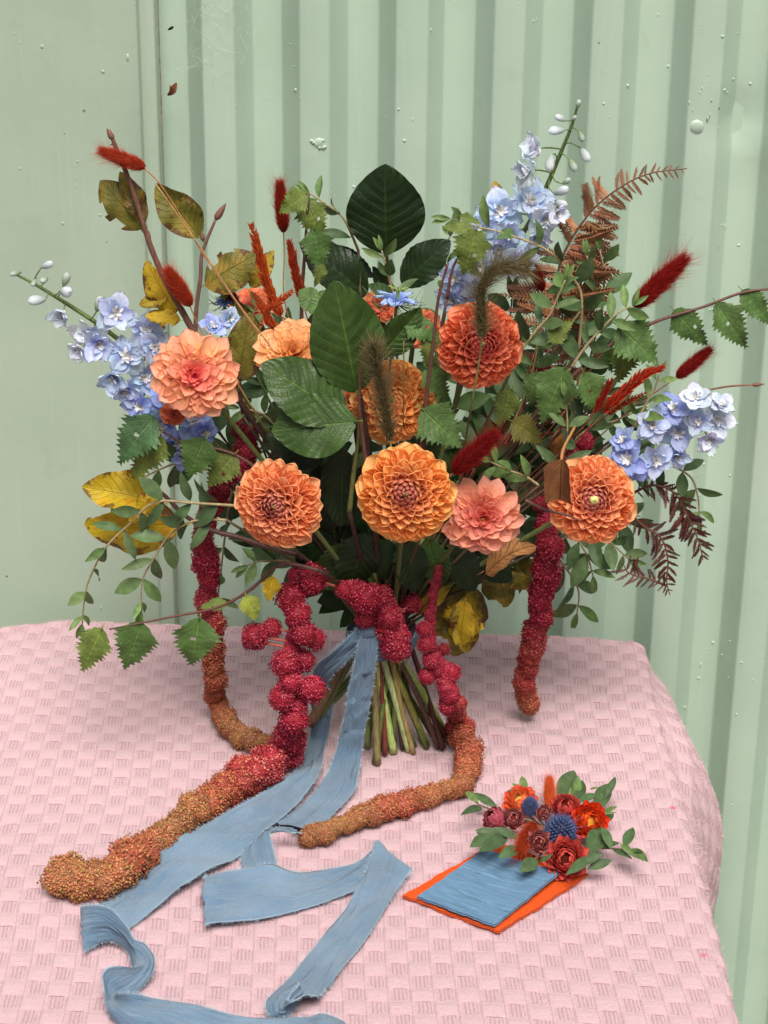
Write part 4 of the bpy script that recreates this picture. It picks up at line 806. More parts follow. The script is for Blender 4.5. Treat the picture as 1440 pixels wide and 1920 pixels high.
branch('birch_twig', 'speckled reddish twig standing between the middle dahlias and the coral ball dahlia', 'twig', [(788, 880), (793, 813), (800, 740), (810, 663), (822, 560), (840, 493)], -.06, (.0020, .0010), RB, [], L_BIRCH, gb)
branch('birch_twig', 'speckled reddish twig standing right of the low glossy beech leaves', 'twig', [(690, 900), (680, 820), (674, 770), (676, 700), (684, 650)], -.075, (.0020, .0008), RB, [], L_BIRCH, gb)
branch('bare_twig', 'bare reddish twig with a pointed bud right of the lilac delphinium', 'twig', [(1180, 800), (1260, 750), (1350, 727), (1415, 721)], .03, (.0012, .0007), (.2, .08, .05), [], L_BIRCH, gb, buds=[((1410, 722), (1434, 720), .8)])
# birch leaf on its own against the wall
t = thing('leaf_in_cobweb', 'small brown curled leaf caught in the cobweb on the wall', 'leaf', P(320, 170, YW - .01)); put_leaf(t, L_CURL[0], (331, 156), (316, 182), YW - .006, (.25, .09, .04), .8, (.2, 0)); put_leaf(t, L_CURL[0], (318, 160), (326, 178), YW - .005, (.32, .12, .05), .6, (-.2, 0))
t = thing('dead_bug', 'tiny black husk caught in the cobweb at the top', 'husk', P(320, 53, YW - .01)); part('body', BUD, t, frame(P(320, 53, YW - .008), (1, 0, .6), (0, -1, 0), .0032, .0032, .0032), (.02, .02, .02), (.02, .02, .02))

# ================================================================ amaranth tassels
def cluster_mesh(name, n, seed, gs=.085, lt=(1, 1, 1)):
    q = np.random.default_rng(seed); k = np.arange(n) + .5; ph = np.arccos(1 - 2 * k / n); th = 2.399963 * k
    D = np.stack([np.sin(ph) * np.cos(th), np.sin(ph) * np.sin(th), np.cos(ph)], -1) + q.normal(0, .05, (n, 3)); D /= np.linalg.norm(D, axis=1)[:, None]
    lump = 1 + .15 * np.sin(5 * D[:, 0] + seed) * np.sin(4 * D[:, 1] + 2) + q.normal(0, .085, n)
    sV, sF = sphereVF(.86, 12, 9); Vs, Fs, Cs = [sV], [f for f in sF], [np.tile([.6, .5, .5], (len(sV), 1))]; o = len(sV)
    oc = np.array([(0, 0, 1.6), (1, 0, 0), (0, 1, 0), (-1, 0, 0), (0, -1, 0)]); of = np.array([[0, 1, 2], [0, 2, 3], [0, 3, 4], [0, 4, 1]])
    up = np.array([.3, .5, .8]); A = np.cross(D, up); A /= np.linalg.norm(A, axis=1)[:, None]; B = np.cross(D, A)
    g = gs * q.uniform(.7, 1.25, n)
    V = (D * (lump * .90)[:, None])[:, None] + g[:, None, None] * (oc[None, :, 0:1] * A[:, None] + oc[None, :, 1:2] * B[:, None] + oc[None, :, 2:3] * D[:, None])
    c = q.uniform(.6, 1.15, n)[:, None] * np.array([[1, 1, 1.]]); lightg = q.random(n) < .30; c[lightg] = np.array(lt) * q.uniform(.8, 1.1, (lightg.sum(), 1))
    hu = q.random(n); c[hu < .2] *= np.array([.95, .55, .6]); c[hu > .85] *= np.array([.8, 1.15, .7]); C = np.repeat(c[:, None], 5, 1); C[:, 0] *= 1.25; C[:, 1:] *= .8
    Vs.append(V.reshape(-1, 3)); Cs.append(C.reshape(-1, 3)); Ft = (np.arange(n) * 5)[:, None, None] + of[None] + o
    quads = [f for f in Fs if f.shape[1] == 4]; oth = [f for f in Fs if f.shape[1] not in (3, 4)]
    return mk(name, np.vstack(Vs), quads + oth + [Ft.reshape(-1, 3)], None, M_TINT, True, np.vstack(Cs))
CLU = [cluster_mesh('flower_cluster', 560, i, .076, (1.45, 5.0, 3.6)) for i in range(3)]; CLU_M = [cluster_mesh('flower_cluster', 560, i, .076, (1.4, 2.6, 2.0)) for i in range(3)]; CLU_T = [cluster_mesh('flower_cluster', 560, i, .076, (1.3, 1.45, 1.3)) for i in range(3)]
def clu(c, q): return (CLU if c[1] < .05 else CLU_M if c[1] < .12 else CLU_T)[q.randrange(3)]
A_RED, A_DRK, A_PNK, A_ORG, A_BRN = (.42, .018, .045), (.28, .012, .025), (.46, .055, .055), (.45, .12, .065), (.43, .19, .085)
def tassel(label, pts, cols, rad, step=.62, lump=.35, seed=1, stemc=(.42, .10, .06), join=None, extra=(), flat=0.0):
    """pts: (px, py, kind, value) with kind 'y' (depth) or 'z' (height above the cloth)"""
    q = random.Random(seed); W = [P(a, b, v) if k == 'y' else T(a, b, v) for a, b, k, v in pts]
    root = thing('amaranth', label, 'amaranth', W[0], 'hanging amaranth tassels'); pt = catmull(W, 10)
    full = pt
    if join: full = np.vstack([catmull([W[0].lerp(BIND, 1.0), W[0].lerp(BIND, .5) + Vector((0, 0, .012))] + [W[0]], 5)[:-1], pt]) if join is True else pt
    V, F, U = tubeVF(full[:-2], [.0024, .0010], 6); part('stem', mk('stem', V, F, U, M_STEM), root, None, stemc)
    cum = np.concatenate([[0], np.cumsum(np.linalg.norm(np.diff(pt, axis=0), axis=1))]); tot = cum[-1]; s_ = 0.0; i = 0
    while s_ < tot:
        t = s_ / tot; r = float(np.interp(t, np.linspace(0, 1, len(rad)), rad)) * 1.0; c = [float(np.interp(t, np.linspace(0, 1, len(cols)), [k[j] for k in cols])) for j in range(3)]
        p = Vector([np.interp(s_, cum, pt[:, k]) for k in range(3)]); rw = rs(p, r) * q.uniform(.72, 1.18)
        gq = lambda: max(-1, min(1, q.gauss(0, 1))) * lump; p = p + Vector((gq(), gq(), gq())) * rw
        if p.z < TZ + rw * .75 + .0015 and p.y < YB: p.z = TZ + rw * .75 + .0015
        M = frame(p, (q.gauss(0, 1), q.gauss(0, 1), q.gauss(0, 1)), (q.gauss(0, 1), q.gauss(0, 1), q.gauss(0, 1)), rw * q.uniform(.95, 1.15), rw, rw * q.uniform(.9, 1.1))
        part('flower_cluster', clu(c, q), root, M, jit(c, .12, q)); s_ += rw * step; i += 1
    for px, py, k, v, rp, c in extra:
        p = P(px, py, v) if k == 'y' else T(px, py, v); rw = rs(p, rp * .88)
        part('flower_cluster', clu(c, q), root, frame(p, (q.gauss(0, 1), 1, q.gauss(0, 1)), (q.gauss(0, 1), 0, 1), rw * 1.05, rw, rw), jit(c, .1, q))
        e = pt[np.argmin(np.linalg.norm(pt - np.array(p), axis=1))]; V, F, U = tubeVF(catmull([e, p], 3), .0012, 5); part('stalk', mk('stalk', V, F, U, M_STEM), root, None, stemc)
    return root
tassel('thin amaranth tassel left of the bouquet, red above and curling brown behind the thick one', [(455, 800, 'y', .03), (462, 845, 'y', .02), (425, 890, 'y', .01), (405, 935, 'y', .01), (385, 990, 'y', .01), (388, 1060, 'y', .02), (392, 1130, 'y', .025), (400, 1200, 'y', .03), (402, 1270, 'y', .035), (408, 1320, 'z', .018), (430, 1358, 'z', .013), (462, 1383, 'z', .012), (505, 1395, 'z', .012)],
       [A_DRK, A_RED, A_DRK, A_RED, A_RED, A_PNK, A_ORG, A_ORG, A_BRN, A_BRN], [22, 19, 18, 22, 19, 20, 18, 18, 19, 18], .42, .24, 3)
tassel('thick crimson amaranth tassel falling left of the ribbon, its brown end along the cloth', [(590, 1085, 'y', -.035), (548, 1120, 'y', -.05), (552, 1180, 'y', -.055), (545, 1240, 'y', -.06), (548, 1300, 'y', -.066), (552, 1350, 'y', -.07), (532, 1400, 'z', .026), (490, 1445, 'z', .018), (430, 1475, 'z', .014), (370, 1520, 'z', .014), (320, 1560, 'z', .013), (270, 1600, 'z', .012), (210, 1640, 'z', .016), (150, 1645, 'z', .016), (100, 1640, 'z', .015)],
       [A_RED, A_RED, A_RED, A_RED, A_RED, A_RED, A_PNK, A_ORG, A_BRN, A_BRN, A_ORG, A_BRN, A_BRN], [16, 12, 11, 15, 17, 22, 27, 28, 28, 24, 23, 26, 32, 32, 30], .34, .42, 5,
       extra=[(585, 1085, 'y', -.045, 33, A_RED), (545, 1118, 'y', -.05, 32, A_RED), (560, 1152, 'y', -.06, 28, A_RED), (478, 1192, 'y', -.055, 28, A_RED), (510, 1178, 'y', -.05, 22, A_RED), (570, 1188, 'y', -.065, 28, A_RED), (590, 1198, 'y', -.055, 24, A_RED), (535, 1245, 'y', -.07, 31, A_RED), (570, 1238, 'y', -.06, 24, A_RED), (585, 1292, 'y', -.075, 30, A_RED), (530, 1308, 'y', -.075, 30, A_RED), (545, 1278, 'y', -.075, 26, A_RED), (550, 1350, 'y', -.075, 30, A_RED), (472, 1200, 'y', -.05, 22, A_RED)])
tassel('short crimson amaranth tassel hanging over the ribbon knot', [(650, 1105, 'y', -.03), (680, 1118, 'y', -.035), (712, 1122, 'y', -.035), (728, 1150, 'y', -.038), (738, 1180, 'y', -.04), (748, 1215, 'y', -.04)], [A_RED, A_RED], [20, 24, 20, 24, 26, 27], .62, .2, 8,
       extra=[(688, 1122, 'y', -.045, 33, A_RED), (645, 1106, 'y', -.04, 20, A_RED), (685, 1158, 'y', -.04, 22, A_RED), (745, 1218, 'y', -.045, 27, A_RED), (772, 1132, 'y', -.01, 22, A_RED), (732, 1158, 'y', -.045, 25, A_RED), (555, 1078, 'y', -.01, 18, A_RED)])
tassel('amaranth tassel right of the stems, its tan end turning left on the cloth', [(824, 1065, 'y', -.02), (812, 1120, 'y', -.035), (805, 1175, 'y', -.04), (808, 1225, 'y', -.045), (835, 1270, 'y', -.05), (845, 1310, 'y', -.052), (858, 1350, 'z', .022), (872, 1390, 'z', .013), (880, 1430, 'z', .012), (865, 1470, 'z', .012), (815, 1488, 'z', .012), (750, 1508, 'z', .012), (680, 1530, 'z', .012), (620, 1556, 'z', .011), (572, 1572, 'z', .010)],
       [A_DRK, A_RED, A_RED, A_RED, A_PNK, A_ORG, A_ORG, A_BRN, A_ORG, A_BRN, A_BRN], [8, 8, 12, 16, 15, 14, 16, 20, 22, 22, 18, 20, 20, 18, 16], .42, .26, 12,
       extra=[(795, 1180, 'y', -.045, 18, A_RED), (800, 1208, 'y', -.05, 20, A_RED), (832, 1218, 'y', -.04, 14, A_DRK), (810, 1238, 'y', -.05, 20, A_RED), (800, 1268, 'y', -.05, 18, A_RED), (845, 1262, 'y', -.05, 22, A_RED), (862, 1318, 'y', -.055, 16, A_PNK), (838, 1325, 'y', -.055, 18, A_RED), (878, 1362, 'z', .022, 16, A_PNK), (848, 1362, 'z', .022, 16, A_PNK)])
tassel('long hanging amaranth tassel on the right in front of the cloth edge', [(1105, 825, 'y', .03), (1070, 870, 'y', .02), (1040, 915, 'y', .01), (1028, 960, 'y', .005), (1026, 1010, 'y', .0), (1024, 1060, 'y', .005), (1017, 1110, 'y', .01), (1008, 1170, 'y', .02), (995, 1230, 'y', .03), (985, 1285, 'y', .04), (994, 1328, 'y', .046)],
       [A_DRK, A_DRK, A_RED, A_RED, A_RED, A_RED, A_PNK, A_PNK, A_ORG], [14, 17, 15, 20, 24, 22, 21, 20, 18, 18, 17], .40, .2, 21, extra=[(1098, 828, 'y', .02, 18, A_RED), (1012, 945, 'y', .0, 17, A_DRK)])
tassel('small dark crimson amaranth glimpsed left of the coral ball dahlia stem', [(795, 1075, 'y', .03), (818, 1090, 'y', .02)], [A_DRK, A_DRK], [14, 14], .8, .2, 31, extra=[(1018, 690, 'y', .04, 15, A_DRK)])

# ================================================================ bunny tails, foxtails, dyed grass
def tail_mesh(name, core, nh, hl, hw, seed, lean=1.0, nl=0, ll=.9):
    """unit head along +Y with half width ~core; dense soft hairs and a few long bristles"""
    q = np.random.default_rng(seed); prof = lambda y: core * np.sin(math.pi * np.clip(y, .02, .98) ** .75) ** .55
    yy = np.linspace(0, 1, 14); th = np.linspace(0, 2 * math.pi, 12, endpoint=False)
    Vc = np.array([(prof(y) * .8 * math.cos(t), y * .96 + .02, prof(y) * .8 * math.sin(t)) for y in yy for t in th]); Fc = [gridF(14, 12, 0, True)]
    cc = np.tile([.6, .5, .5], (len(Vc), 1)); y = q.random(nh); t = q.uniform(0, 6.2832, nh); p0 = np.stack([prof(y) * .72 * np.cos(t), y, prof(y) * .72 * np.sin(t)], -1)
    d = np.stack([np.cos(t), np.full(nh, lean) + y * .8, np.sin(t)], -1) + q.normal(0, .25, (nh, 3))
    V, F, U = hairsVF(p0, d, q.uniform(.6, 1.2, nh) * hl, hw, .5); c = q.uniform(.55, 1.5, (nh, 1)) * np.array([[1, 1, 1]])
    parts = [(Vc, Fc, np.zeros((len(Vc), 2))), (V, F, U)]; C = [cc, np.repeat(c, 5, 0)]
    if nl:
        y = .3 + .7 * q.random(nl); t = q.uniform(0, 6.2832, nl); p0 = np.stack([prof(y) * .6 * np.cos(t), y, prof(y) * .6 * np.sin(t)], -1)
        V, F, U = hairsVF(p0, np.stack([np.cos(t), np.full(nl, 1.3), np.sin(t)], -1) + q.normal(0, .25, (nl, 3)), q.uniform(.6, 1.2, nl) * ll, hw * .55, .4); parts.append((V, F, U)); C.append(np.full((nl * 5, 3), 1.1))
    V, F, U = joinVF(parts); return mk(name, V, F, U, M_HAIR, True, np.vstack(C))
TAIL = [tail_mesh('fluffy_head', .17, 4200, .19, .0032, s_, 1.3, 380, .50) for s_ in (1, 2)]
def bunny(label, base, tip, y, rpx, col, stem, dy=0.0, sc=(.40, .16, .07), name='bunny_tail', join=True, cat='bunny tail', group='red bunny tail grasses'):
    B, Tp = P(*base, y), P(*tip, y + dy); root = thing(name, label, cat, B, group); d = Tp - B; L = d.length; w = rs(B, rpx) / .23
    part('fluffy_head', TAIL[rd.randrange(2)], root, frame(B, d, tocam(B), w, L, w), col)
    if stem:
        W = catmull([B + d * .1] + [P(p[0], p[1], y + (p[2] if len(p) > 2 else 0)) for p in stem], 6); V, F, U = tubeVF(W, .00055, 5); part('stem', mk('stem', V, F, U, M_STEM), root, None, sc)
        if join: link(root, W[-1], .0005, sc)
BT_O, BT_R, BT_D = (.46, .055, .018), (.34, .014, .010), (.26, .008, .008)
bunny('rust bunny tail crossing the brown twig at the upper left', (273, 314), (192, 284), -.015, 17, BT_O, [(300, 345), (345, 415), (390, 490), (470, 605), (560, 730, .02)])
bunny('rust bunny tail leaning left in front of the yellow leaves', (358, 574), (316, 508), -.02, 18, BT_O, [(372, 610), (400, 660), (450, 740, .02)])
bunny('rust bunny tail upright behind a serrated leaf beside the green sprigs', (532, 436), (525, 346), .08, 16, (.36, .03, .012), [(533, 480), (533, 560), (560, 660)], sc=(.45, .22, .1))
bunny('largest crimson bunny tail against the bare wall on the right', (1188, 577), (1281, 488), .02, 23, BT_R, [(1165, 610), (1110, 690), (1060, 770)], sc=(.28, .06, .04))
bunny('small crimson bunny tail below the long birch twig on the right', (1268, 708), (1328, 658), .02, 15, BT_R, [(1240, 728), (1180, 770), (1100, 840)], sc=(.28, .06, .04))
bunny('dark crimson bunny tail between the amber and the loose salmon dahlia', (848, 886), (926, 818), -.10, 23, BT_D, [(830, 910), (800, 980, .03)], sc=(.28, .06, .04))
bunny('small dark rust bunny tail half hidden left of the small coral dahlia', (445, 572), (418, 532), .04, 13, (.25, .03, .012), [(470, 610), (520, 700)])
bunny('little crimson bunny tail buried behind the eucalyptus right of the upper foxtail', (1018, 545), (1000, 500), .05, 13, BT_D, [(1020, 600), (990, 700)])
def foxtail(label, pts, y, rpx, stem):
    W = catmull([P(p[0], p[1], y + (p[2] if len(p) > 2 else 0)) for p in pts], 10); root = thing('foxtail_grass', label, 'grass', W[0], 'green foxtail grasses'); q = np.random.default_rng(int(pts[0][0]))
    n = 2600; t = q.random(n); idx = t * (len(W) - 1); C = np.stack([np.interp(idx, np.arange(len(W)), W[:, k]) for k in range(3)], -1); tg = np.gradient(W, axis=0); tg /= np.linalg.norm(tg, axis=1)[:, None]
    Tg = np.stack([np.interp(idx, np.arange(len(W)), tg[:, k]) for k in range(3)], -1); rn = q.normal(size=(n, 3)); rn -= Tg * (rn * Tg).sum(1)[:, None]; rn /= np.linalg.norm(rn, axis=1)[:, None]
    r = rs(W[0], rpx); env = (.55 + .45 * np.sin(math.pi * np.clip(t, .03, .97)) ** .5)
    V1, F1, U1 = hairsVF(C + rn * .001, rn * .9 + Tg * .9 + q.normal(0, .2, (n, 3)), r * q.uniform(.5, 1.25, n) * env, .00013, .4)
    c1 = q.uniform(.7, 2.4, (n, 1)) * np.array([[1, 1, 1]]); c1[q.random(n) < .3] *= np.array([2.0, 1.5, 1.3])
    part('bristles', mk('bristles', V1, F1, U1, M_HAIR, True, np.repeat(c1, 5, 0)), root, None, (.095, .085, .042), kind='stuff')
    n2 = 420; pr = []; idx = q.random(n2) * (len(W) - 1)
    for k in range(n2):
        i = idx[k]; c = np.array([np.interp(i, np.arange(len(W)), W[:, j]) for j in range(3)]); g = tg[int(i)]; v = q.normal(size=3); v -= g * v.dot(g); v /= np.linalg.norm(v); d = v * .5 + g; d /= np.linalg.norm(d); c = c + v * r * .12
        sV, sF = SEED; M = np.array(frame(Vector(c), Vector(d), Vector(v), .0008, .0017, .0008)); pr.append((sV @ M[:3, :3].T + M[:3, 3], sF, None))
    V, F, U = joinVF(pr); part('seeds', mk('seeds', V, F, U, M_STEM), root, None, (.10, .085, .03), kind='stuff')
    S2 = catmull([W[0]] + [P(p[0], p[1], y + (p[2] if len(p) > 2 else 0)) for p in stem], 6); V, F, U = tubeVF(np.vstack([W[::-1], S2[1:]]), [.0005, .0009], 6); part('stem', mk('stem', V, F, U, M_STEM), root, None, (.12, .13, .04)); link(root, S2[-1], .0009, OLV)
SEED = (lambda: (sphereVF(1, 5, 4)[0][:, [0, 2, 1]], sphereVF(1, 5, 4)[1]))()
foxtail('bristly foxtail head standing in front of the golden orange dahlia', [(732, 826), (724, 780), (716, 735), (706, 685), (702, 645)], -.085, 50, [(735, 850), (745, 900, .05)])
foxtail('drooping bushy foxtail head hanging over the coral ball dahlia', [(904, 632), (902, 585), (903, 540), (925, 508), (955, 500), (990, 503)], -.10, 56, [(898, 680), (884, 760), (872, 830, .04), (860, 900, .06)])
V, F, U = tubeVF(catmull([P(757, 590, -.06), P(757, 680, -.07), P(755, 800, -.06)], 6), .0008, 6)
def spikelet(label, pts, y, rpx, col=(.42, .075, .02), n=26, group='rust red dyed grass ears'):
    W = catmull([P(p[0], p[1], y) for p in pts], 8); root = thing('dyed_grass', label, 'dried grass', W[-1], group); cum = np.concatenate([[0], np.cumsum(np.linalg.norm(np.diff(W, axis=0), axis=1))]); tot = cum[-1]
    V, F, U = tubeVF(W, .0006, 5); part('stem', mk('stem', V, F, U, M_STEM), root, None, lighten(col, .8)); link(root, W[-1], .0007, (.14, .03, .015))
    r = rs(W[0], rpx)
    for i in range(n):
        s_ = tot * (.0 + .72 * i / n); p = Vector([np.interp(s_, cum, W[:, k]) for k in range(3)]); p2 = Vector([np.interp(s_ + .003, cum, W[:, k]) for k in range(3)]); d = (p - p2).normalized(); cz = tocam(p); sd_ = d.cross(cz).normalized()
        for g in (-1, 0, 1):
            o_ = sd_ * g + cz * (.2 if g else .8) + Vector((rd.gauss(0, .2), rd.gauss(0, .2), rd.gauss(0, .2))); k = .55 + .45 * min(1, i / n * 3)
            dd_ = (d * 1.5 + o_ * .62).normalized()
            part('spikelet', PET_TIGHT[0], root, frame(p + o_ * r * .12 * k, dd_, cz + o_ * .4, r * .75 * k, r * 1.35 * k, r * .6 * k), jit(col, .3), jit(lighten(col, 1.7), .2))
spikelet('tallest rust grass ear left of the upright bunny tail', [(472, 425), (487, 480), (505, 545), (530, 600), (560, 660)], .03, 16)
spikelet('rust grass ear close to the reddish birch twig', [(543, 455), (553, 505), (566, 560), (580, 610)], .05, 14, (.34, .05, .02))
spikelet('short branching rust grass ear in front of the small coral dahlia', [(545, 548), (520, 568), (500, 590), (515, 650)], .01, 12, n=14)
spikelet('small rust grass ear beside the pale yellow dahlia', [(478, 555), (500, 590), (522, 625), (540, 660)], .015, 12, n=14)
spikelet('longest rust grass ear slanting right above the lilac delphinium', [(1240, 690), (1205, 705), (1170, 735), (1130, 770), (1090, 820)], -.01, 15, (.36, .035, .015), n=28)
spikelet('second rust grass ear under the serrated birch leaf on the right', [(1145, 715), (1130, 740), (1118, 765), (1095, 800)], -.02, 13, (.30, .025, .015), n=14)
spikelet('small rust ear low beside the eucalyptus rosette', [(1208, 738), (1180, 752), (1150, 770), (1110, 800)], .0, 9, (.32, .04, .015), n=12)

# ================================================================ bracken
def pinna_mesh(name, seed, n=15, wave=.25, curl=.5):
    q = random.Random(seed); pr = []; ax_ = [(wave * .2 * math.sin(3 * t + seed), t, -curl * .35 * t * t) for t in np.linspace(0, 1, 9)]; A = catmull(ax_, 2)
    pr.append(tubeVF(A, [.012, .006], 4, False)); V = []; F = []; n0 = 0
    for i in range(n):
        t = .06 + .92 * i / n; c = np.array([np.interp(t, np.linspace(0, 1, len(A)), A[:, k]) for k in range(3)]); l = .23 * math.sin(math.pi * (t * .8 + .18)) ** .8 * q.uniform(.8, 1.15); w = .030
        for g in (-1, 1):
            dx, dy, dz = g * l, l * .30, -l * q.uniform(.1, .8)
            a = c + np.array([0, -w, 0]); b = c + np.array([0, w, 0]); m1 = c + np.array([dx * .55, dy * .6 - w * .9, dz * .35]); m2 = c + np.array([dx * .55, dy * .6 + w * .9, dz * .35 + .012]); tp = c + np.array([dx * .97, dy + w * q.uniform(-.5, 1), dz])
            V += [a, b, m1, m2, tp]; F.append([n0, n0 + 2, n0 + 3, n0 + 1] if g > 0 else [n0, n0 + 1, n0 + 3, n0 + 2]); n0 += 5
    V = np.array(V); F4 = np.array(F); F3 = np.array([[k * 5 + 2, k * 5 + 4, k * 5 + 3] for k in range(len(F))]); pr.append((V, [F4, F3], np.zeros((len(V), 2))))
    V, F, U = joinVF(pr); return mk(name, V, F, U, M_OBJ)
PIN = [pinna_mesh('pinna', s_, 16, .4, c_) for s_, c_ in ((1, .4), (2, .9), (3, 1.3))]
def bracken(label, pts, y, lens, col, npin=14, side=(1, 1), group='dry bracken fronds', join=True, first=.05, sc=(.13, .05, .03), hang=0.0, wk=.6, r=(.0013, .0005)):
    W = catmull([P(p[0], p[1], y + (p[2] if len(p) > 2 else 0)) for p in pts], 10); root = thing('bracken_frond', label, 'fern', W[0], group); V, F, U = tubeVF(W, r, 6); part('stem', mk('stem', V, F, U, M_STEM), root, None, sc)
    if join: link(root, W[0], .0012, sc)
    cum = np.concatenate([[0], np.cumsum(np.linalg.norm(np.diff(W, axis=0), axis=1))]); tot = cum[-1]
    npin = int(npin * 1.5); lens = [x * 1.15 for x in lens]
    for i in range(npin):
        t = first + (1 - first) * (i / npin); s_ = tot * t; p = Vector([np.interp(s_, cum, W[:, k]) for k in range(3)]); p2 = Vector([np.interp(s_ + .004, cum, W[:, k]) for k in range(3)]); d = (p2 - p).normalized()
        if d.length < .5: continue
        cz = tocam(p); sd_ = d.cross(cz).normalized(); lp = float(np.interp(t, np.linspace(0, 1, len(lens)), lens))
        for g in (-1, 1):
            if side[0 if g < 0 else 1] < rd.random(): continue
            L = rs(p, lp) * rd.uniform(.75, 1.15) * (1 if g > 0 else .9); o_ = sd_ * g * rd.uniform(.6, 1) + d * rd.uniform(.2, .9) + Vector((0, 0, -hang * rd.uniform(.6, 1.8))) + cz * rd.uniform(-.3, .6)
            part('pinna', PIN[rd.randrange(3)], root, frame(p, o_, cz + sd_ * g * rd.gauss(0, .4), L * wk, L, L * .8), jit(col, .22))
    return root
BRK, BRD = (.30, .13, .065), (.085, .022, .018)
bracken('tan dry bracken frond arching to the upper right above the red bunny tail', [(1040, 640), (1045, 520), (1065, 460), (1110, 395), (1165, 350), (1220, 325), (1288, 316)], .06, [70, 95, 100, 70, 40, 22, 12], BRK, 26, (.8, 1), hang=.25)
bracken('tan dry bracken frond tangled behind the right eucalyptus', [(1010, 760), (1030, 680), (1055, 590), (1085, 500)], .09, [60, 80, 70, 40], BRK, 14, hang=.2)
bracken('dark curled bracken drooping right of the dahlia with the green eye', [(1185, 925), (1225, 910), (1265, 925), (1290, 970), (1310, 1015), (1318, 1050)], .02, [16, 30, 46, 40, 34, 18], BRD, 13, hang=.3, join=False, wk=.6)
bracken('dark bracken tip hanging lowest on the right below the curled frond', [(1180, 960), (1205, 985), (1240, 1010), (1252, 1050), (1250, 1090), (1256, 1115)], .025, [14, 34, 38, 30, 24, 12], BRD, 11, hang=.2, join=False, wk=.6)
bracken('little dark bracken hook beneath the dahlia with the green eye', [(1250, 1098), (1215, 1085), (1180, 1075), (1170, 1060)], .03, [20, 26, 30, 30], BRD, 6, hang=.0, join=False)
bracken('small red brown bracken bit among the left eucalyptus of the right side', [(1000, 840), (1030, 760), (1050, 720), (1042, 640)], .04, [30, 40, 30, 10], (.20, .05, .03), 8)

# ================================================================ nigella
def nigella(label, px, py, y, rpx, face, cols, bracts=26):
    C = P(px, py, y); cz = tocam(C); cx_ = Vector((0, 0, 1)).cross(cz).normalized(); cy_ = cz.cross(cx_); n = (cz * face[2] + cx_ * face[0] + cy_ * face[1]).normalized(); xx, yy, zz = flower_frame(C, n); r = rs(C, rpx)
    root = thing('nigella', label, 'nigella', C, 'blue nigellas'); add_stem(root, stem_pts(C, n), .0011, GRN)
    for k in range(14):
        th = k * 2.4; ph = R(84 - 10 * (k % 3)); er = xx * math.cos(th) + yy * math.sin(th); dr = er * math.sin(ph) + zz * math.cos(ph); l = r * rd.uniform(.75, 1)
        part('petal', SEP[rd.randrange(3)], root, frame(C, dr, zz * math.sin(ph) - er * math.cos(ph), l * .7, l, l), jit(cols[0], .1), jit(cols[1], .1))
    for k in range(7):
        th = k * .9; er = xx * math.cos(th) + yy * math.sin(th); V, F, U = tubeVF(catmull([C, C + zz * r * .5 + er * r * .10, C + zz * r * .62 + er * r * .42], 4), .0006, 5); part('style', mk('style', V, F, U, M_STEM), root, None, (.22, .32, .08))
    for k in range(bracts):
        th = k * 2.4; er = xx * math.cos(th) + yy * math.sin(th); a = C - zz * r * .1; m = C + er * r * .8 + zz * r * rd.uniform(-.4, .1); e = C + er * r * rd.uniform(1.0, 1.5) + zz * r * rd.uniform(-.3, .6)
        V, F, U = tubeVF(catmull([a, m, e], 4), [.0004, .0002], 4); part('thread_leaf', mk('thread_leaf', V, F, U, M_STEM), root, None, (.09, .16, .05))
nigella('blue nigella seen from the side above the middle beech leaves', 744, 566, -.02, 46, (0.1, 1, .25), ((.30, .42, .82), (.42, .56, .90)))
nigella('blue nigella bud in a nest of thread leaves right of the rust bunny tail', 422, 566, .04, 22, (-.2, .8, .6), ((.14, .22, .55), (.25, .35, .7)), 34)

# long straw coloured stalks crossing the left side
for lab, pts in (('pale straw stalk running from the olive leaf down across the small coral dahlia', [(292, 345, .0), (380, 470), (440, 560), (500, 640), (560, 715, .02)]), ('pale straw stalk running down behind the open peach dahlia', [(385, 610, .01), (400, 640), (455, 735), (505, 815, .03)]), ('olive grass stalk standing before the golden orange dahlia', [(757, 640, -.05), (757, 700, -.05), (756, 800, -.04)])):
    W = catmull([P(p[0], p[1], -.03 + (p[2] if len(p) > 2 else 0)) for p in pts], 6); V, F, U = tubeVF(W, .0006, 5); o = part('straw_stalk', mk('straw_stalk', V, F, U, M_STEM), None, None, (.42, .24, .10) if 'pale' in lab else (.16, .15, .04)); tag(o, lab, 'stalk')

# ================================================================ cut stems standing on the cloth
GG = [(.17, .25, .06), (.24, .32, .10), (.12, .16, .04), (.30, .36, .16), (.09, .05, .03), (.20, .15, .05), (.07, .09, .03)]
CUT = [((690, 1402), (690, 1215), .0020, (.20, .28, .07), 'slim bright green cut stem'), ((708, 1432), (700, 1220), .0026, (.16, .13, .05), 'olive brown cut stem standing nearest'), ((738, 1410), (704, 1230), .0030, (.30, .40, .12), 'fat pale green cut stem'), ((768, 1408), (715, 1215), .0030, (.34, .42, .18), 'ribbed pale green cut stem'),
       ((800, 1398), (735, 1240), .0028, (.18, .18, .04), 'olive cut stem leaning right'), ((838, 1386), (742, 1222), .0034, (.20, .30, .07), 'bright green cut stem slanting far right'), ((775, 1412), (735, 1235), .0020, (.26, .20, .07), 'knotted yellowish cut twig'), ((822, 1402), (748, 1230), .0022, (.07, .035, .025), 'dark brown cut twig slanting right'),
       ((582, 1358), (655, 1222), .0040, (.13, .08, .04), 'thick bark covered cut twig slanting left'), ((600, 1345), (668, 1215), .0034, (.14, .17, .05), 'smooth olive cut stem slanting left'), ((722, 1415), (712, 1240), .0020, (.14, .03, .02), 'red brown cut stem'), ((755, 1405), (725, 1230), .0018, (.05, .02, .02), 'almost black cut stem')]
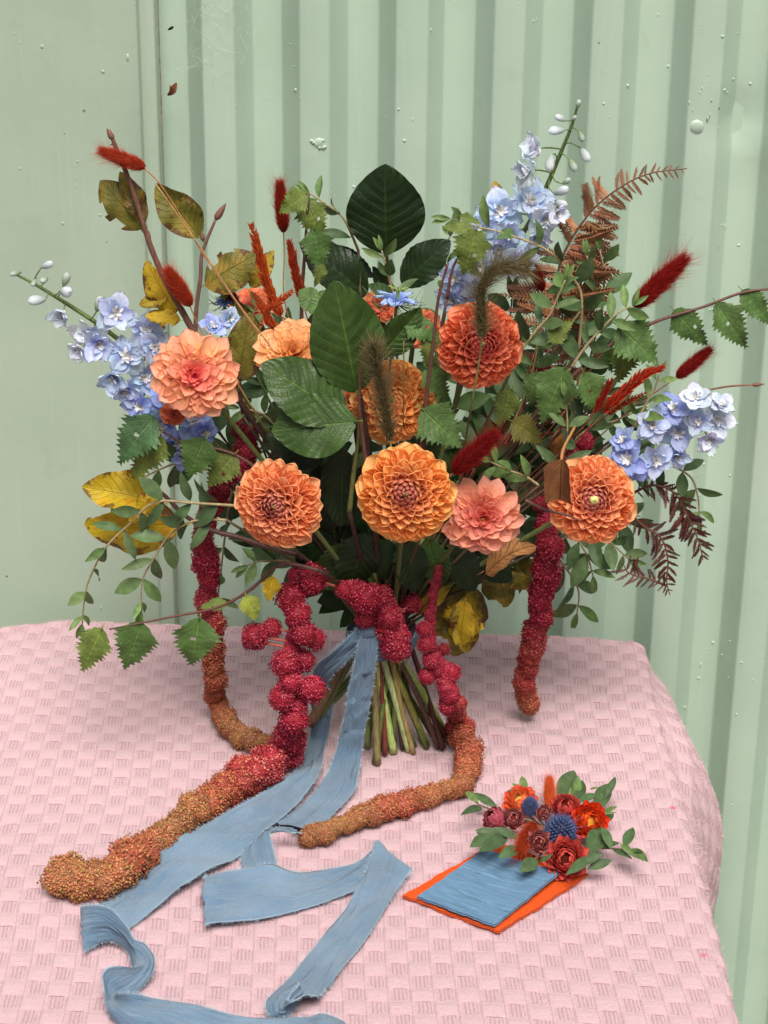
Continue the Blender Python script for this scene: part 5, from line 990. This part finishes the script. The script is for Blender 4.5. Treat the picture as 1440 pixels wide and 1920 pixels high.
for (fx, fy), (tx, ty), r, c, lab in CUT:
    A_ = P(tx, ty, -.018 if fx > 640 else -.008); F_ = T(fx, fy, .0028 if fx > 640 else .022); top = BIND + Vector(((tx - 712) / 9000, 0, .02)); D_ = top + Vector((-(fx - 715) / 3000, .012, .07))
    r *= 1.2; c = tuple(x * 1.25 for x in c); root = thing('cut_stem', lab + ' under the ribbon knot', 'stem', F_, 'cut stems under the knot'); W = catmull([D_, top, A_, A_.lerp(F_, .5) + Vector((rd.uniform(-.002, .002), 0, 0)), F_], 6)
    V, F, U = tubeVF(W, [r * .8, r * .9, r, r * 1.05], 9); part('stalk', mk('stalk', V, F, U, M_STEM), root, None, c)
    d = (Vector(W[-1]) - Vector(W[-2])).normalized(); V, F, U = tubeVF([Vector(W[-1]) - d * .0002, Vector(W[-1]) + d * .0003], r * 1.0, 9); part('cut_face', mk('cut_face', V, F, U, M_OBJ), root, None, (.45, .42, .22))

# ================================================================ ribbon
def strip(st, seed=0, wr=.0022, m=27, n=10, bow=0.0):
    """st: (ax, ay, bx, by, kind, value at a, value at b)"""
    f = lambda x, y, k, v: P(x, y, v) if k == 'y' else T(x, y, v + .0026)
    A = catmull([f(a[0], a[1], a[4], a[5]) for a in st], n); B = catmull([f(a[2], a[3], a[4], a[6]) for a in st], n); N = len(A)
    cum = np.concatenate([[0], np.cumsum(np.linalg.norm(np.diff((A + B) / 2, axis=0), axis=1))]); u = np.linspace(0, 1, m)
    V = A[:, None] * (1 - u)[None, :, None] + B[:, None] * u[None, :, None]
    du = (B - A); dv = np.gradient((A + B) / 2, axis=0); nn_ = np.cross(dv, du); nn_ /= np.linalg.norm(nn_, axis=1)[:, None] + 1e-12; nn_[nn_[:, 2] < 0] *= -1
    q = np.random.default_rng(seed); s_ = cum[:, None]; uu = u[None]
    h = sum(q.uniform(.3, 1) * np.sin(uu * q.uniform(2, 9) + s_ * q.uniform(20, 130) + q.uniform(0, 6)) for _ in range(6)) / 3 * wr + bow * np.sin(math.pi * uu)
    h = h + sum(wr * .7 * np.exp(-((uu - c_ - .22 * np.sin(s_ * (18 + 9 * i) + seed + i)) / .05) ** 2) * np.clip(np.sin(s_ * (45 + 11 * i) + seed + 2 * i) * 2 + .5, 0, 1) for i, c_ in enumerate((.2, .5, .75)))
    V = V + nn_[:, None] * h[..., None]; V[..., 2] = np.where((V[..., 1] < YB) & (V[..., 2] < TZ + .0022), TZ + .0022 + .25 * np.clip(V[..., 2] - TZ, -.001, .003), V[..., 2])
    uv = np.stack([np.broadcast_to(uu, h.shape), np.broadcast_to(s_ * 1.0, h.shape)], -1).reshape(-1, 2)
    E = []; D = []
    for side, e in ((V[:, 0], -1), (V[:, -1], 1)):
        k = int(cum[-1] * 2600); ii = q.random(k) * (N - 1.001); i0 = ii.astype(int); fr = (ii - i0)[:, None]
        E.append(side[i0] * (1 - fr) + side[i0 + 1] * fr); D.append(e * du[i0] / (np.linalg.norm(du[i0], axis=1)[:, None] + 1e-9) + q.normal(0, .45, (k, 3)))
    E = np.vstack(E); D = np.vstack(D); hv = hairsVF(E, D, q.uniform(.0008, .0042, len(E)), .00012, .7)
    return V, uv, hv, (N, m)
RIBT = thing('ribbon', 'dusty blue frayed silk ribbon knotted round the stems with two long tails over the cloth', 'ribbon', BIND)
def rib_part(name, st, **kw):
    V, uv, hv, (N, m) = strip(st, **kw); o = part(name, mk(name, V.reshape(-1, 3), gridF(N, m), uv, M_RIB), RIBT)
    sm = o.modifiers.new('thickness', 'SOLIDIFY'); sm.thickness = .0004; sm.offset = 0
    part('frayed_threads', mk('frayed_threads', hv[0], hv[1], None, M_FRAY), o, kind='stuff'); return o
M_FRAY = m_plain('fray', (.36, .50, .60), .8)
rib_part('front_tail', [(682, 1180, 704, 1178, 'y', -.034, -.034), (673, 1200, 706, 1198, 'y', -.040, -.040), (667, 1233, 707, 1218, 'y', -.043, -.043), (659, 1270, 702, 1258, 'y', -.043, -.045), (652, 1302, 698, 1292, 'y', -.044, -.042), (646, 1345, 690, 1340, 'y', -.042, -.044), (638, 1376, 681, 1379, 'y', -.041, -.043),
    (630, 1410, 677, 1418, 'z', .016, .014), (619, 1440, 672, 1455, 'z', .006, .010), (599, 1474, 662, 1486, 'z', .003, .005), (573, 1504, 631, 1522, 'z', .002, .003), (531, 1532, 599, 1546, 'z', .001, .006), (505, 1540, 565, 1552, 'z', .001, .014)], seed=2)
rib_part('front_tail_turn', [(545, 1552, 566, 1560, 'z', .016, .014), (512, 1553, 548, 1562, 'z', .017, .016), (470, 1580, 509, 1558, 'z', .008, .017), (454, 1600, 512, 1590, 'z', .004, .010), (454, 1625, 520, 1622, 'z', .002, .004), (456, 1660, 526, 1655, 'z', .001, .001)], seed=3)
rib_part('front_tail_fold', [(450, 1655, 450, 1700, 'z', .001, .001), (400, 1650, 400, 1725, 'z', .002, .001), (382, 1643, 385, 1733, 'z', .011, .006), (400, 1640, 402, 1732, 'z', .013, .006), (452, 1632, 452, 1728, 'z', .010, .004), (504, 1622, 506, 1719, 'z', .010, .003), (545, 1634, 548, 1709, 'z', .006, .003), (585, 1634, 590, 1697, 'z', .004, .003), (630, 1629, 634, 1681, 'z', .005, .003), (668, 1614, 674, 1665, 'z', .006, .004), (700, 1592, 712, 1650, 'z', .006, .003)], seed=4)
rib_part('front_tail_end', [(720, 1585, 745, 1640, 'z', .003, .001), (704, 1579, 771, 1627, 'z', .012, .009), (696, 1605, 757, 1650, 'z', .011, .006), (684, 1638, 737, 1680, 'z', .009, .004), (652, 1696, 694, 1749, 'z', .004, .003), (599, 1764, 650, 1807, 'z', .002, .003), (547, 1828, 612, 1852, 'z', .002, .005), (516, 1858, 596, 1868, 'z', .003, .010), (500, 1882, 572, 1868, 'z', .005, .016), (508, 1903, 548, 1880, 'z', .004, .018), (536, 1908, 540, 1870, 'z', .003, .016), (560, 1885, 563, 1845, 'z', .004, .013)], seed=5)
rib_part('back_tail', [(672, 1178, 690, 1192, 'y', -.033, -.036), (655, 1192, 680, 1212, 'y', -.036, -.036), (622, 1222, 645, 1243, 'y', -.034, -.034), (590, 1255, 614, 1280, 'y', -.022, -.020), (582, 1300, 624, 1300, 'y', .004, .004), (585, 1350, 622, 1338, 'y', .010, .008), (576, 1412, 611, 1392, 'y', .002, .000), (560, 1440, 599, 1450, 'z', .010, .012), (522, 1468, 568, 1493, 'z', .004, .008), (470, 1502, 530, 1530, 'z', .005, .006), (409, 1532, 489, 1566, 'z', .008, .004), (357, 1559, 446, 1605, 'z', .009, .003),
    (304, 1590, 383, 1634, 'z', .008, .009), (277, 1611, 336, 1662, 'z', .006, .008), (242, 1642, 300, 1698, 'z', .003, .004), (205, 1680, 255, 1730, 'z', .002, .002), (175, 1700, 225, 1750, 'z', .001, .001)], seed=6)
rib_part('back_tail_curl', [(215, 1735, 200, 1760, 'z', .001, .001), (172, 1712, 175, 1775, 'z', .003, .002), (152, 1700, 157, 1783, 'z', .020, .004), (172, 1697, 178, 1772, 'z', .030, .004), (205, 1704, 208, 1764, 'z', .030, .004), (236, 1734, 238, 1782, 'z', .024, .004), (254, 1762, 248, 1806, 'z', .018, .006), (273, 1772, 250, 1818, 'z', .014, .010), (289, 1800, 249, 1818, 'z', .010, .014), (279, 1836, 226, 1812, 'z', .004, .020), (250, 1862, 197, 1818, 'z', .003, .022), (228, 1866, 190, 1842, 'z', .003, .016), (222, 1866, 200, 1882, 'z', .010, .006),
    (235, 1862, 212, 1912, 'z', .020, .002), (256, 1864, 246, 1938, 'z', .020, .002), (304, 1873, 300, 1950, 'z', .014, .002), (409, 1896, 405, 1972, 'z', .008, .002), (520, 1908, 520, 1988, 'z', .005, .003), (572, 1908, 580, 1988, 'z', .006, .004), (605, 1898, 620, 1978, 'z', .014, .010), (640, 1912, 660, 1980, 'z', .004, .004), (665, 1940, 690, 1985, 'z', .002, .002)], seed=7)
th = np.linspace(0, 2 * math.pi, 40); W = []
for k, (dz, rr) in enumerate(((.007, .0305), (.0035, .0318), (0, .0312), (-.0035, .0318), (-.007, .0302))):
    W.append(np.stack([BIND.x - .003 + (rr + .0008 * np.sin(9 * th + k * 2)) * np.cos(th), BIND.y - .002 + rr * .95 * np.sin(th), BIND.z + dz + .0025 * np.sin(th * 1 + .6) + .0006 * np.sin(7 * th + k)], -1))
W = np.stack(W, 0); uv = np.stack(np.broadcast_arrays(np.linspace(0, 1, 5)[:, None], (th * .03)[None]), -1).reshape(-1, 2)
o = part('wrap', mk('wrap', W.reshape(-1, 3), gridF(5, 40), uv, M_RIB), RIBT); sm = o.modifiers.new('thickness', 'SOLIDIFY'); sm.thickness = .0008
V, F = sphereVF(1, 14, 10); V = V * (1 + .10 * np.sin(V[:, :1] * 5 + V[:, 2:] * 4)); part('knot', mk('knot', V, F, np.stack([V[:, 0] * .5 + .5, V[:, 2] * .03], -1), M_RIB), RIBT, Matrix.Translation(P(690, 1184, -.036)) @ Matrix.Diagonal((.0085, .006, .0068, 1)))

# ================================================================ card and buttonhole
def panel(name, A, B, C, z0, th_, mat, n=40, rough=.0006, seed=0, lift=None, groove=(), uvs=(1, 1)):
    """A-B is the short side nearest the camera's left, A-C the long side; corners on the cloth"""
    q = np.random.default_rng(seed); A, B, C = (np.array(T(*p, z0)) for p in (A, B, C)); ex, ey = B - A, C - A
    u = np.linspace(0, 1, n); v = np.linspace(0, 1, n); uu, vv = np.meshgrid(u, v)
    def edge(t, k): return rough * (np.sin(t * 17 + k) + .6 * np.sin(t * 43 + 2 * k) + .4 * np.sin(t * 97 + k)) 
    la, lb = np.linalg.norm(ex), np.linalg.norm(ey)
    du_ = (edge(vv, 1 + seed) * (1 - uu) + edge(vv, 4 + seed) * uu) / la; dv_ = (edge(uu, 7 + seed) * (1 - vv) * (2.2 if groove else 1) + edge(uu, 9 + seed) * vv) / lb
    Z = np.zeros_like(uu)
    for v0, dp_, sl_, u0, u1 in groove: Z -= dp_ * np.exp(-((vv - v0 - sl_ * uu - .004 * np.sin(uu * 19 + v0 * 40)) / .009) ** 2) * 1.5 * np.clip((uu - u0) * 12, 0, 1) * np.clip((u1 - uu) * 12, 0, 1)
    if lift: Z += lift(uu, vv)
    Pt = A + (uu + du_)[..., None] * ex + (vv + dv_)[..., None] * ey; Pt[..., 2] = TZ + z0 + Z
    uv = np.stack([uu * uvs[0], vv * uvs[1]], -1).reshape(-1, 2); top = Pt.reshape(-1, 3); bot = top - np.array([0, 0, th_]); b = list(range(n)) + [i * n + n - 1 for i in range(1, n)] + [(n - 1) * n + i for i in range(n - 2, -1, -1)] + [i * n for i in range(n - 2, 0, -1)]
    b = np.array(b); sides = np.stack([b, np.roll(b, -1), np.roll(b, -1) + n * n, b + n * n], -1)
    return top, bot, mk(name, np.vstack([top, bot]), [gridF(n, n), gridF(n, n, n * n)[:, ::-1], sides], np.vstack([uv, uv]), mat)
NG = 110
top, bot, me = panel('orange_cloth', (755, 1681), (933, 1749), (930, 1578), .0035, .0014, M_FELT, 60, .0005, 3, lambda u, v: .0006 * np.sin(u * 9 + v * 5) + .0008 * (1 - v) ** 4)
oc_ = part('orange_cloth', me, None); tag(oc_, 'orange woven fabric rectangle with frayed edges under the blue bark card', 'fabric')
q = np.random.default_rng(5); ed = np.concatenate([np.arange(60), np.arange(60) * 60, np.arange(60) * 60 + 59]); pk = q.choice(ed, 1500); ctr_ = top.mean(0)
d = top[pk] - ctr_; d /= np.linalg.norm(d, axis=1)[:, None]; e0 = top[pk] + q.normal(0, .0008, (1500, 3)) * np.array([1, 1, .2]) - np.array([0, 0, .0006])
V, F, U = hairsVF(e0, d + q.normal(0, .8, (1500, 3)) * np.array([1, 1, .3]), q.uniform(.0006, .0026, 1500), .00008, .8); part('frayed_threads', mk('frayed_threads', V, F, U, m_plain('orange_fray', (.80, .12, .02), .9)), oc_, kind='stuff')
V, F, U = tubeVF(catmull([T(1068, 1655, .002), T(1067, 1672, .002), T(1069, 1692, .0015)], 5), .00022, 4); part('loose_thread', mk('loose_thread', V, F, U, m_plain('red_thread', (.65, .03, .03), .8)), oc_)
top, bot, me = panel('bark_card', (782, 1683), (927, 1739), (910, 1590), 
    .0068, .0017, M_BOARD, NG, .00018, 8, lambda u, v: .0035 * u ** 3 * (.3 + v) + .0012 * (1 - v) ** 3 + .0003 * np.sin(v * 30 + u * 3),
    [(.10, .0006, .02, .1, .75), (.30, .0011, -.05, .25, 1.0), (.62, .0013, .03, .0, .85), (.52, .0005, .02, .4, .9), (.80, .0009, .02, .2, 1.0), (.90, .0006, 0, 0, .6)], (1, 1.1))
tag(part('bark_card', me, None), 'blue painted bark rectangle with cracked grain, lying on the orange fabric', 'card')
def local(px, py, z): 
    C = T(px, py, z); cz = tocam(C); cx_ = Vector((0, 0, 1)).cross(cz).normalized(); return C, cx_, cz.cross(cx_), cz
ST = [petal_mesh('stiff_petal', M_STRAW, w_, 1.1, b_, .58, .18, rc, .5, 9, 7) for w_, b_, rc in ((.46, .7, -.12), (.42, .9, -.02))]
def straw(label, px, py, z, rpx, face, cols, N=60, opened=1.0, eye=(.15, .02, .01)):
    C, cx_, cy_, cz = local(px, py, z); n = (cz + cx_ * face[0] + cy_ * face[1]).normalized(); xx, yy, zz = flower_frame(C, n); r = rs(C, rpx) * 1.55
    root = thing('strawflower', label, 'strawflower', C, 'strawflowers of the buttonhole'); V, F = sphereVF(.34, 10, 7); part('core', mk('core', V, F, None, M_OBJ), root, frame(C - zz * r * .15, yy, zz, r, r, r), eye)
    V, F, U = tubeVF(catmull([C - zz * r * .3, C - zz * r * .6 + Vector((0, .004, -.003)), T(1030, 1560, .010)], 4), .0008, 5); part('stem', mk('stem', V, F, U, M_STEM), root, None, (.2, .12, .06))
    for i in range(N):
        t = (i + .5) / N; rho = .12 + .88 * t ** .7; th = i * 2.399963 + rd.gauss(0, .06); er = xx * math.cos(th) + yy * math.sin(th); ph = R(-48 + (118 * opened) * rho ** 1.1 + rd.gauss(0, 4)); L = r * (.30 + .42 * rho)
        dr = er * math.sin(ph) + zz * math.cos(ph); tip = C + er * rho * r * (.65 + .35 * opened) + zz * r * (.62 - .72 * rho ** 2); nr = zz * math.sin(ph) - er * math.cos(ph)
        c = tuple(a * (1 - rho) + b * rho for a, b in zip(cols[0], cols[1])); part('petal', ST[i % 2], root, frame(tip - dr * L, dr, nr, L * 1.0, L, L), jit(c, .1), jit(cols[2], .1))
S_RED = ((.32, .012, .012), (.45, .02, .02), (.62, .09, .07)); S_MAG = ((.22, .008, .03), (.32, .015, .05), (.45, .10, .13)); S_ORG = ((.85, .32, .04), (.80, .10, .02), (.70, .04, .012)); S_PCH = ((.92, .50, .10), (.88, .28, .09), (.82, .13, .06)); S_BUR = ((.14, .006, .010), (.26, .012, .02), (.50, .16, .15))
straw('large rosy red strawflower at the front edge of the card', 1061, 1610, .020, 31, (.0, .0), S_RED, 64, 1.0)
straw('orange and yellow strawflower at the right of the blue thistle', 1105, 1540, .022, 29, (.25, .1), S_ORG, 60, .95, (.8, .4, .05))
straw('small burgundy strawflower with pink rim in front of the round rust tail', 1010, 1578, .026, 19, (.0, .0), S_BUR, 40, .9)
straw('magenta strawflower at the left end of the little arrangement', 926, 1533, .020, 21, (-.5, .5), S_MAG, 42, .55)
straw('dark red strawflower between the magenta one and the small thistle', 962, 1535, .021, 18, (.1, .2), S_BUR, 40, .8)
straw('tiny dusty red strawflower between the two thistles', 1020, 1524, .024, 13, (.0, .1), S_BUR, 34, .8)
straw('bright red strawflower behind the large thistle', 1060, 1514, .025, 24, (.0, .5), S_RED, 52, .85)
straw('peach and yellow strawflower at the back left of the arrangement', 976, 1503, .020, 27, (-.1, .6), S_PCH, 50, .95, (.8, .5, .1))
def thistle(label, px, py, z, rpx, ry, nb=16):
    C, cx_, cy_, cz = local(px, py, z); r = rs(C, rpx); root = thing('sea_holly', label, 'sea holly', C, 'blue sea hollies'); V, F = sphereVF(.62, 12, 9); part('core', mk('core', V, F, None, M_OBJ), root, frame(C, cy_, cz, r, r * ry, r), (.03, .035, .08))
    pr = []; n = 170
    for k in range(n):
        p = math.acos(1 - 2 * (k + .5) / n); t = 2.4 * k; d = Vector((math.sin(p) * math.cos(t), math.cos(p) * ry, math.sin(p) * math.sin(t))); w = cx_ * d.x + cy_ * d.y + cz * d.z; b = C + w * r * .58
        for j, (a, l, dd_) in enumerate(((0, .36, w),) + tuple((i, .56, w + Vector((rd.gauss(0, .45), rd.gauss(0, .45), rd.gauss(0, .45)))) for i in range(4))):
            pr.append(tubeVF([b, b + dd_.normalized() * r * l], [r * (.045 if j == 0 else .018), r * (.05 if j == 0 else .002)], 4 if j else 5, j == 0))
    V, F, U = joinVF(pr); part('florets', mk('florets', V, F, U, M_OBJ, False), root, None, (.06, .085, .20), kind='stuff')
    for k in range(nb):
        t = k * 6.283 / nb + rd.gauss(0, .1); er = cx_ * math.cos(t) + cy_ * math.sin(t) * 1.0; b = C - cz * r * .5 + er * r * .5; V, F, U = tubeVF(catmull([b, b + er * r * .5 - cz * r * .05, b + er * r * rd.uniform(.8, 1.15) + cz * r * .2], 3), [r * .045, r * .004], 4); part('bract', mk('bract', V, F, U, M_OBJ), root, None, jit((.13, .15, .26), .2))
    V, F, U = tubeVF(catmull([C - cz * r * .5, C - cz * r * .8 - Vector((0, 0, .002)), T(1035, 1565, .008)], 4), .0009, 5); part('stem', mk('stem', V, F, U, M_STEM), root, None, (.12, .14, .12))
thistle('large deep blue spiky thistle in the middle of the buttonhole', 1051, 1557, .028, 31, 1.0, 22)
thistle('small grey blue spiky thistle left of the tiny dusty strawflower', 994, 1512, .022, 17, 1.2, 22)
def tail2(label, b, t, z, rpx, col):
    B, Tp = T(*b, z), T(*t, z + .004); root = thing('bunny_tail', label, 'bunny tail', B, 'rust bunny tails of the buttonhole'); part('fluffy_head', TAIL[0], root, frame(B, Tp - B, tocam(B), rs(B, rpx) / .27, (Tp - B).length, rs(B, rpx) / .27), col)
    V, F, U = tubeVF(catmull([B, B.lerp(T(1030, 1555, .012), .5), T(1030, 1555, .012)], 4), .0006, 5); part('stem', mk('stem', V, F, U, M_STEM), root, None, (.4, .15, .06))
tail2('pointed bright rust bunny tail standing at the back of the buttonhole', (1030, 1512), (1030, 1462), .024, 15, (.62, .10, .02))
tail2('plump round rust bunny tail behind the burgundy strawflower', (1003, 1545), (975, 1592), .020, 21, (.50, .07, .02))
def bsprig(label, stem, leaves, z=.012):
    W = [T(x, y, z) for x, y in stem]; root = thing('eucalyptus_sprig', label, 'eucalyptus', W[0], 'eucalyptus sprigs of the buttonhole'); V, F, U = tubeVF(catmull(W, 6), [.0009, .0005], 6); part('stem', mk('stem', V, F, U, M_STEM), root, None, (.22, .14, .09))
    for k, (b, t, c, wk) in enumerate(leaves):
        b, t = (b[0] / 3.6 + 840, b[1] / 3.6 + 1430), (t[0] / 3.6 + 840, t[1] / 3.6 + 1430); B = T(*b, z + .004 + .003 * (k % 3)); Tp = T(*t, z + .008 + .004 * ((k * 2) % 3)); n = Vector((rd.gauss(0, .2), -.3, 1)).normalized() * .8 + tocam(B)
        L = (Tp - B).length; part('leaf', L_EUC[k % 4], root, frame(B, Tp - B, n, L * wk * .80, L, L * .8), jit(GREENS[c], .12))
bsprig('buttonhole eucalyptus reaching out to the far left', [(1000, 1540), (950, 1525), (905, 1512), (880, 1495)], [((335, 305), (168, 200), 'euc', .8), ((240, 298), (93, 342), 'euc', .8), ((205, 270), (118, 192), 'eucl', .9), ((195, 262), (160, 215), 'eucl', .8)])
bsprig('tiny buttonhole eucalyptus tip behind the peach strawflower', [(1010, 1520), (990, 1500), (983, 1485)], [((520, 205), (498, 84), 'eucl', .9), ((522, 212), (403, 185), 'euc', .8), ((515, 190), (428, 138), 'eucl', .7)])
bsprig('tall buttonhole eucalyptus at the back behind the bright red strawflower', [(1040, 1540), (1058, 1500), (1080, 1470)], [((750, 260), (855, 38), 'euc', .95), ((850, 275), (885, 75), 'eucl', .8), ((870, 290), (900, 110), 'euc', .8), ((740, 262), (810, 190), 'euc', 1.0), ((820, 250), (830, 165), 'eucl', .8)])
bsprig('buttonhole eucalyptus slanting to the upper right', [(1070, 1550), (1110, 1505), (1145, 1475)], [((1000, 320), (1085, 130), 'euc', 1.0), ((1060, 240), (1137, 88), 'euc', .85), ((1005, 210), (878, 262), 'euc', .8), ((955, 180), (1015, 165), 'eucl', 1.0), ((1045, 335), (1142, 295), 'eucl', .8), ((1050, 345), (1138, 335), 'eucl', .7), ((1040, 410), (1120, 330), 'euc', 1.2)])
bsprig('buttonhole eucalyptus with bright green tip pointing to the far right', [(1060, 1580), (1110, 1590), (1165, 1592), (1200, 1605)], [((958, 618), (1045, 415), 'euc', 1.15), ((1105, 580), (1038, 425), 'euc', 1.2), ((1190, 570), (1250, 430), 'euc', .8), ((1105, 580), (1240, 640), 'euc', .8), ((1215, 580), (1345, 660), 'eucl', .85), ((1165, 545), (1245, 615), 'eucl', .95), ((1010, 560), (1158, 540), 'beech2', .9), ((1240, 600), (1310, 600), 'euc', .8)])
bsprig('buttonhole eucalyptus curling round the large rosy strawflower', [(1070, 1600), (1100, 1612), (1130, 1615)], [((940, 715), (1112, 655), 'euc', 1.1), ((880, 690), (1050, 610), 'euc', 1.2), ((975, 630), (800, 752), 'euc', .6), ((915, 660), (865, 535), 'euc', .9)])
bsprig('buttonhole eucalyptus fanned over the left corner of the card', [(1000, 1565), (950, 1565), (905, 1575)], [((375, 490), (183, 455), 'euc', 1.1), ((470, 510), (305, 435), 'euc', 1.2), ((290, 480), (150, 568), 'euc', .9), ((250, 500), (190, 470), 'beech2', .8), ((405, 500), (215, 592), 'euc', .8), ((480, 570), (345, 638), 'euc', 1.4)], .014)
bsprig('small buttonhole eucalyptus leaves below the burgundy strawflower', [(1030, 1590), (1010, 1605), (1000, 1612)], [((605, 650), (490, 730), 'euc', 1.25), ((615, 672), (705, 618), 'euc', 1.0)], .014)
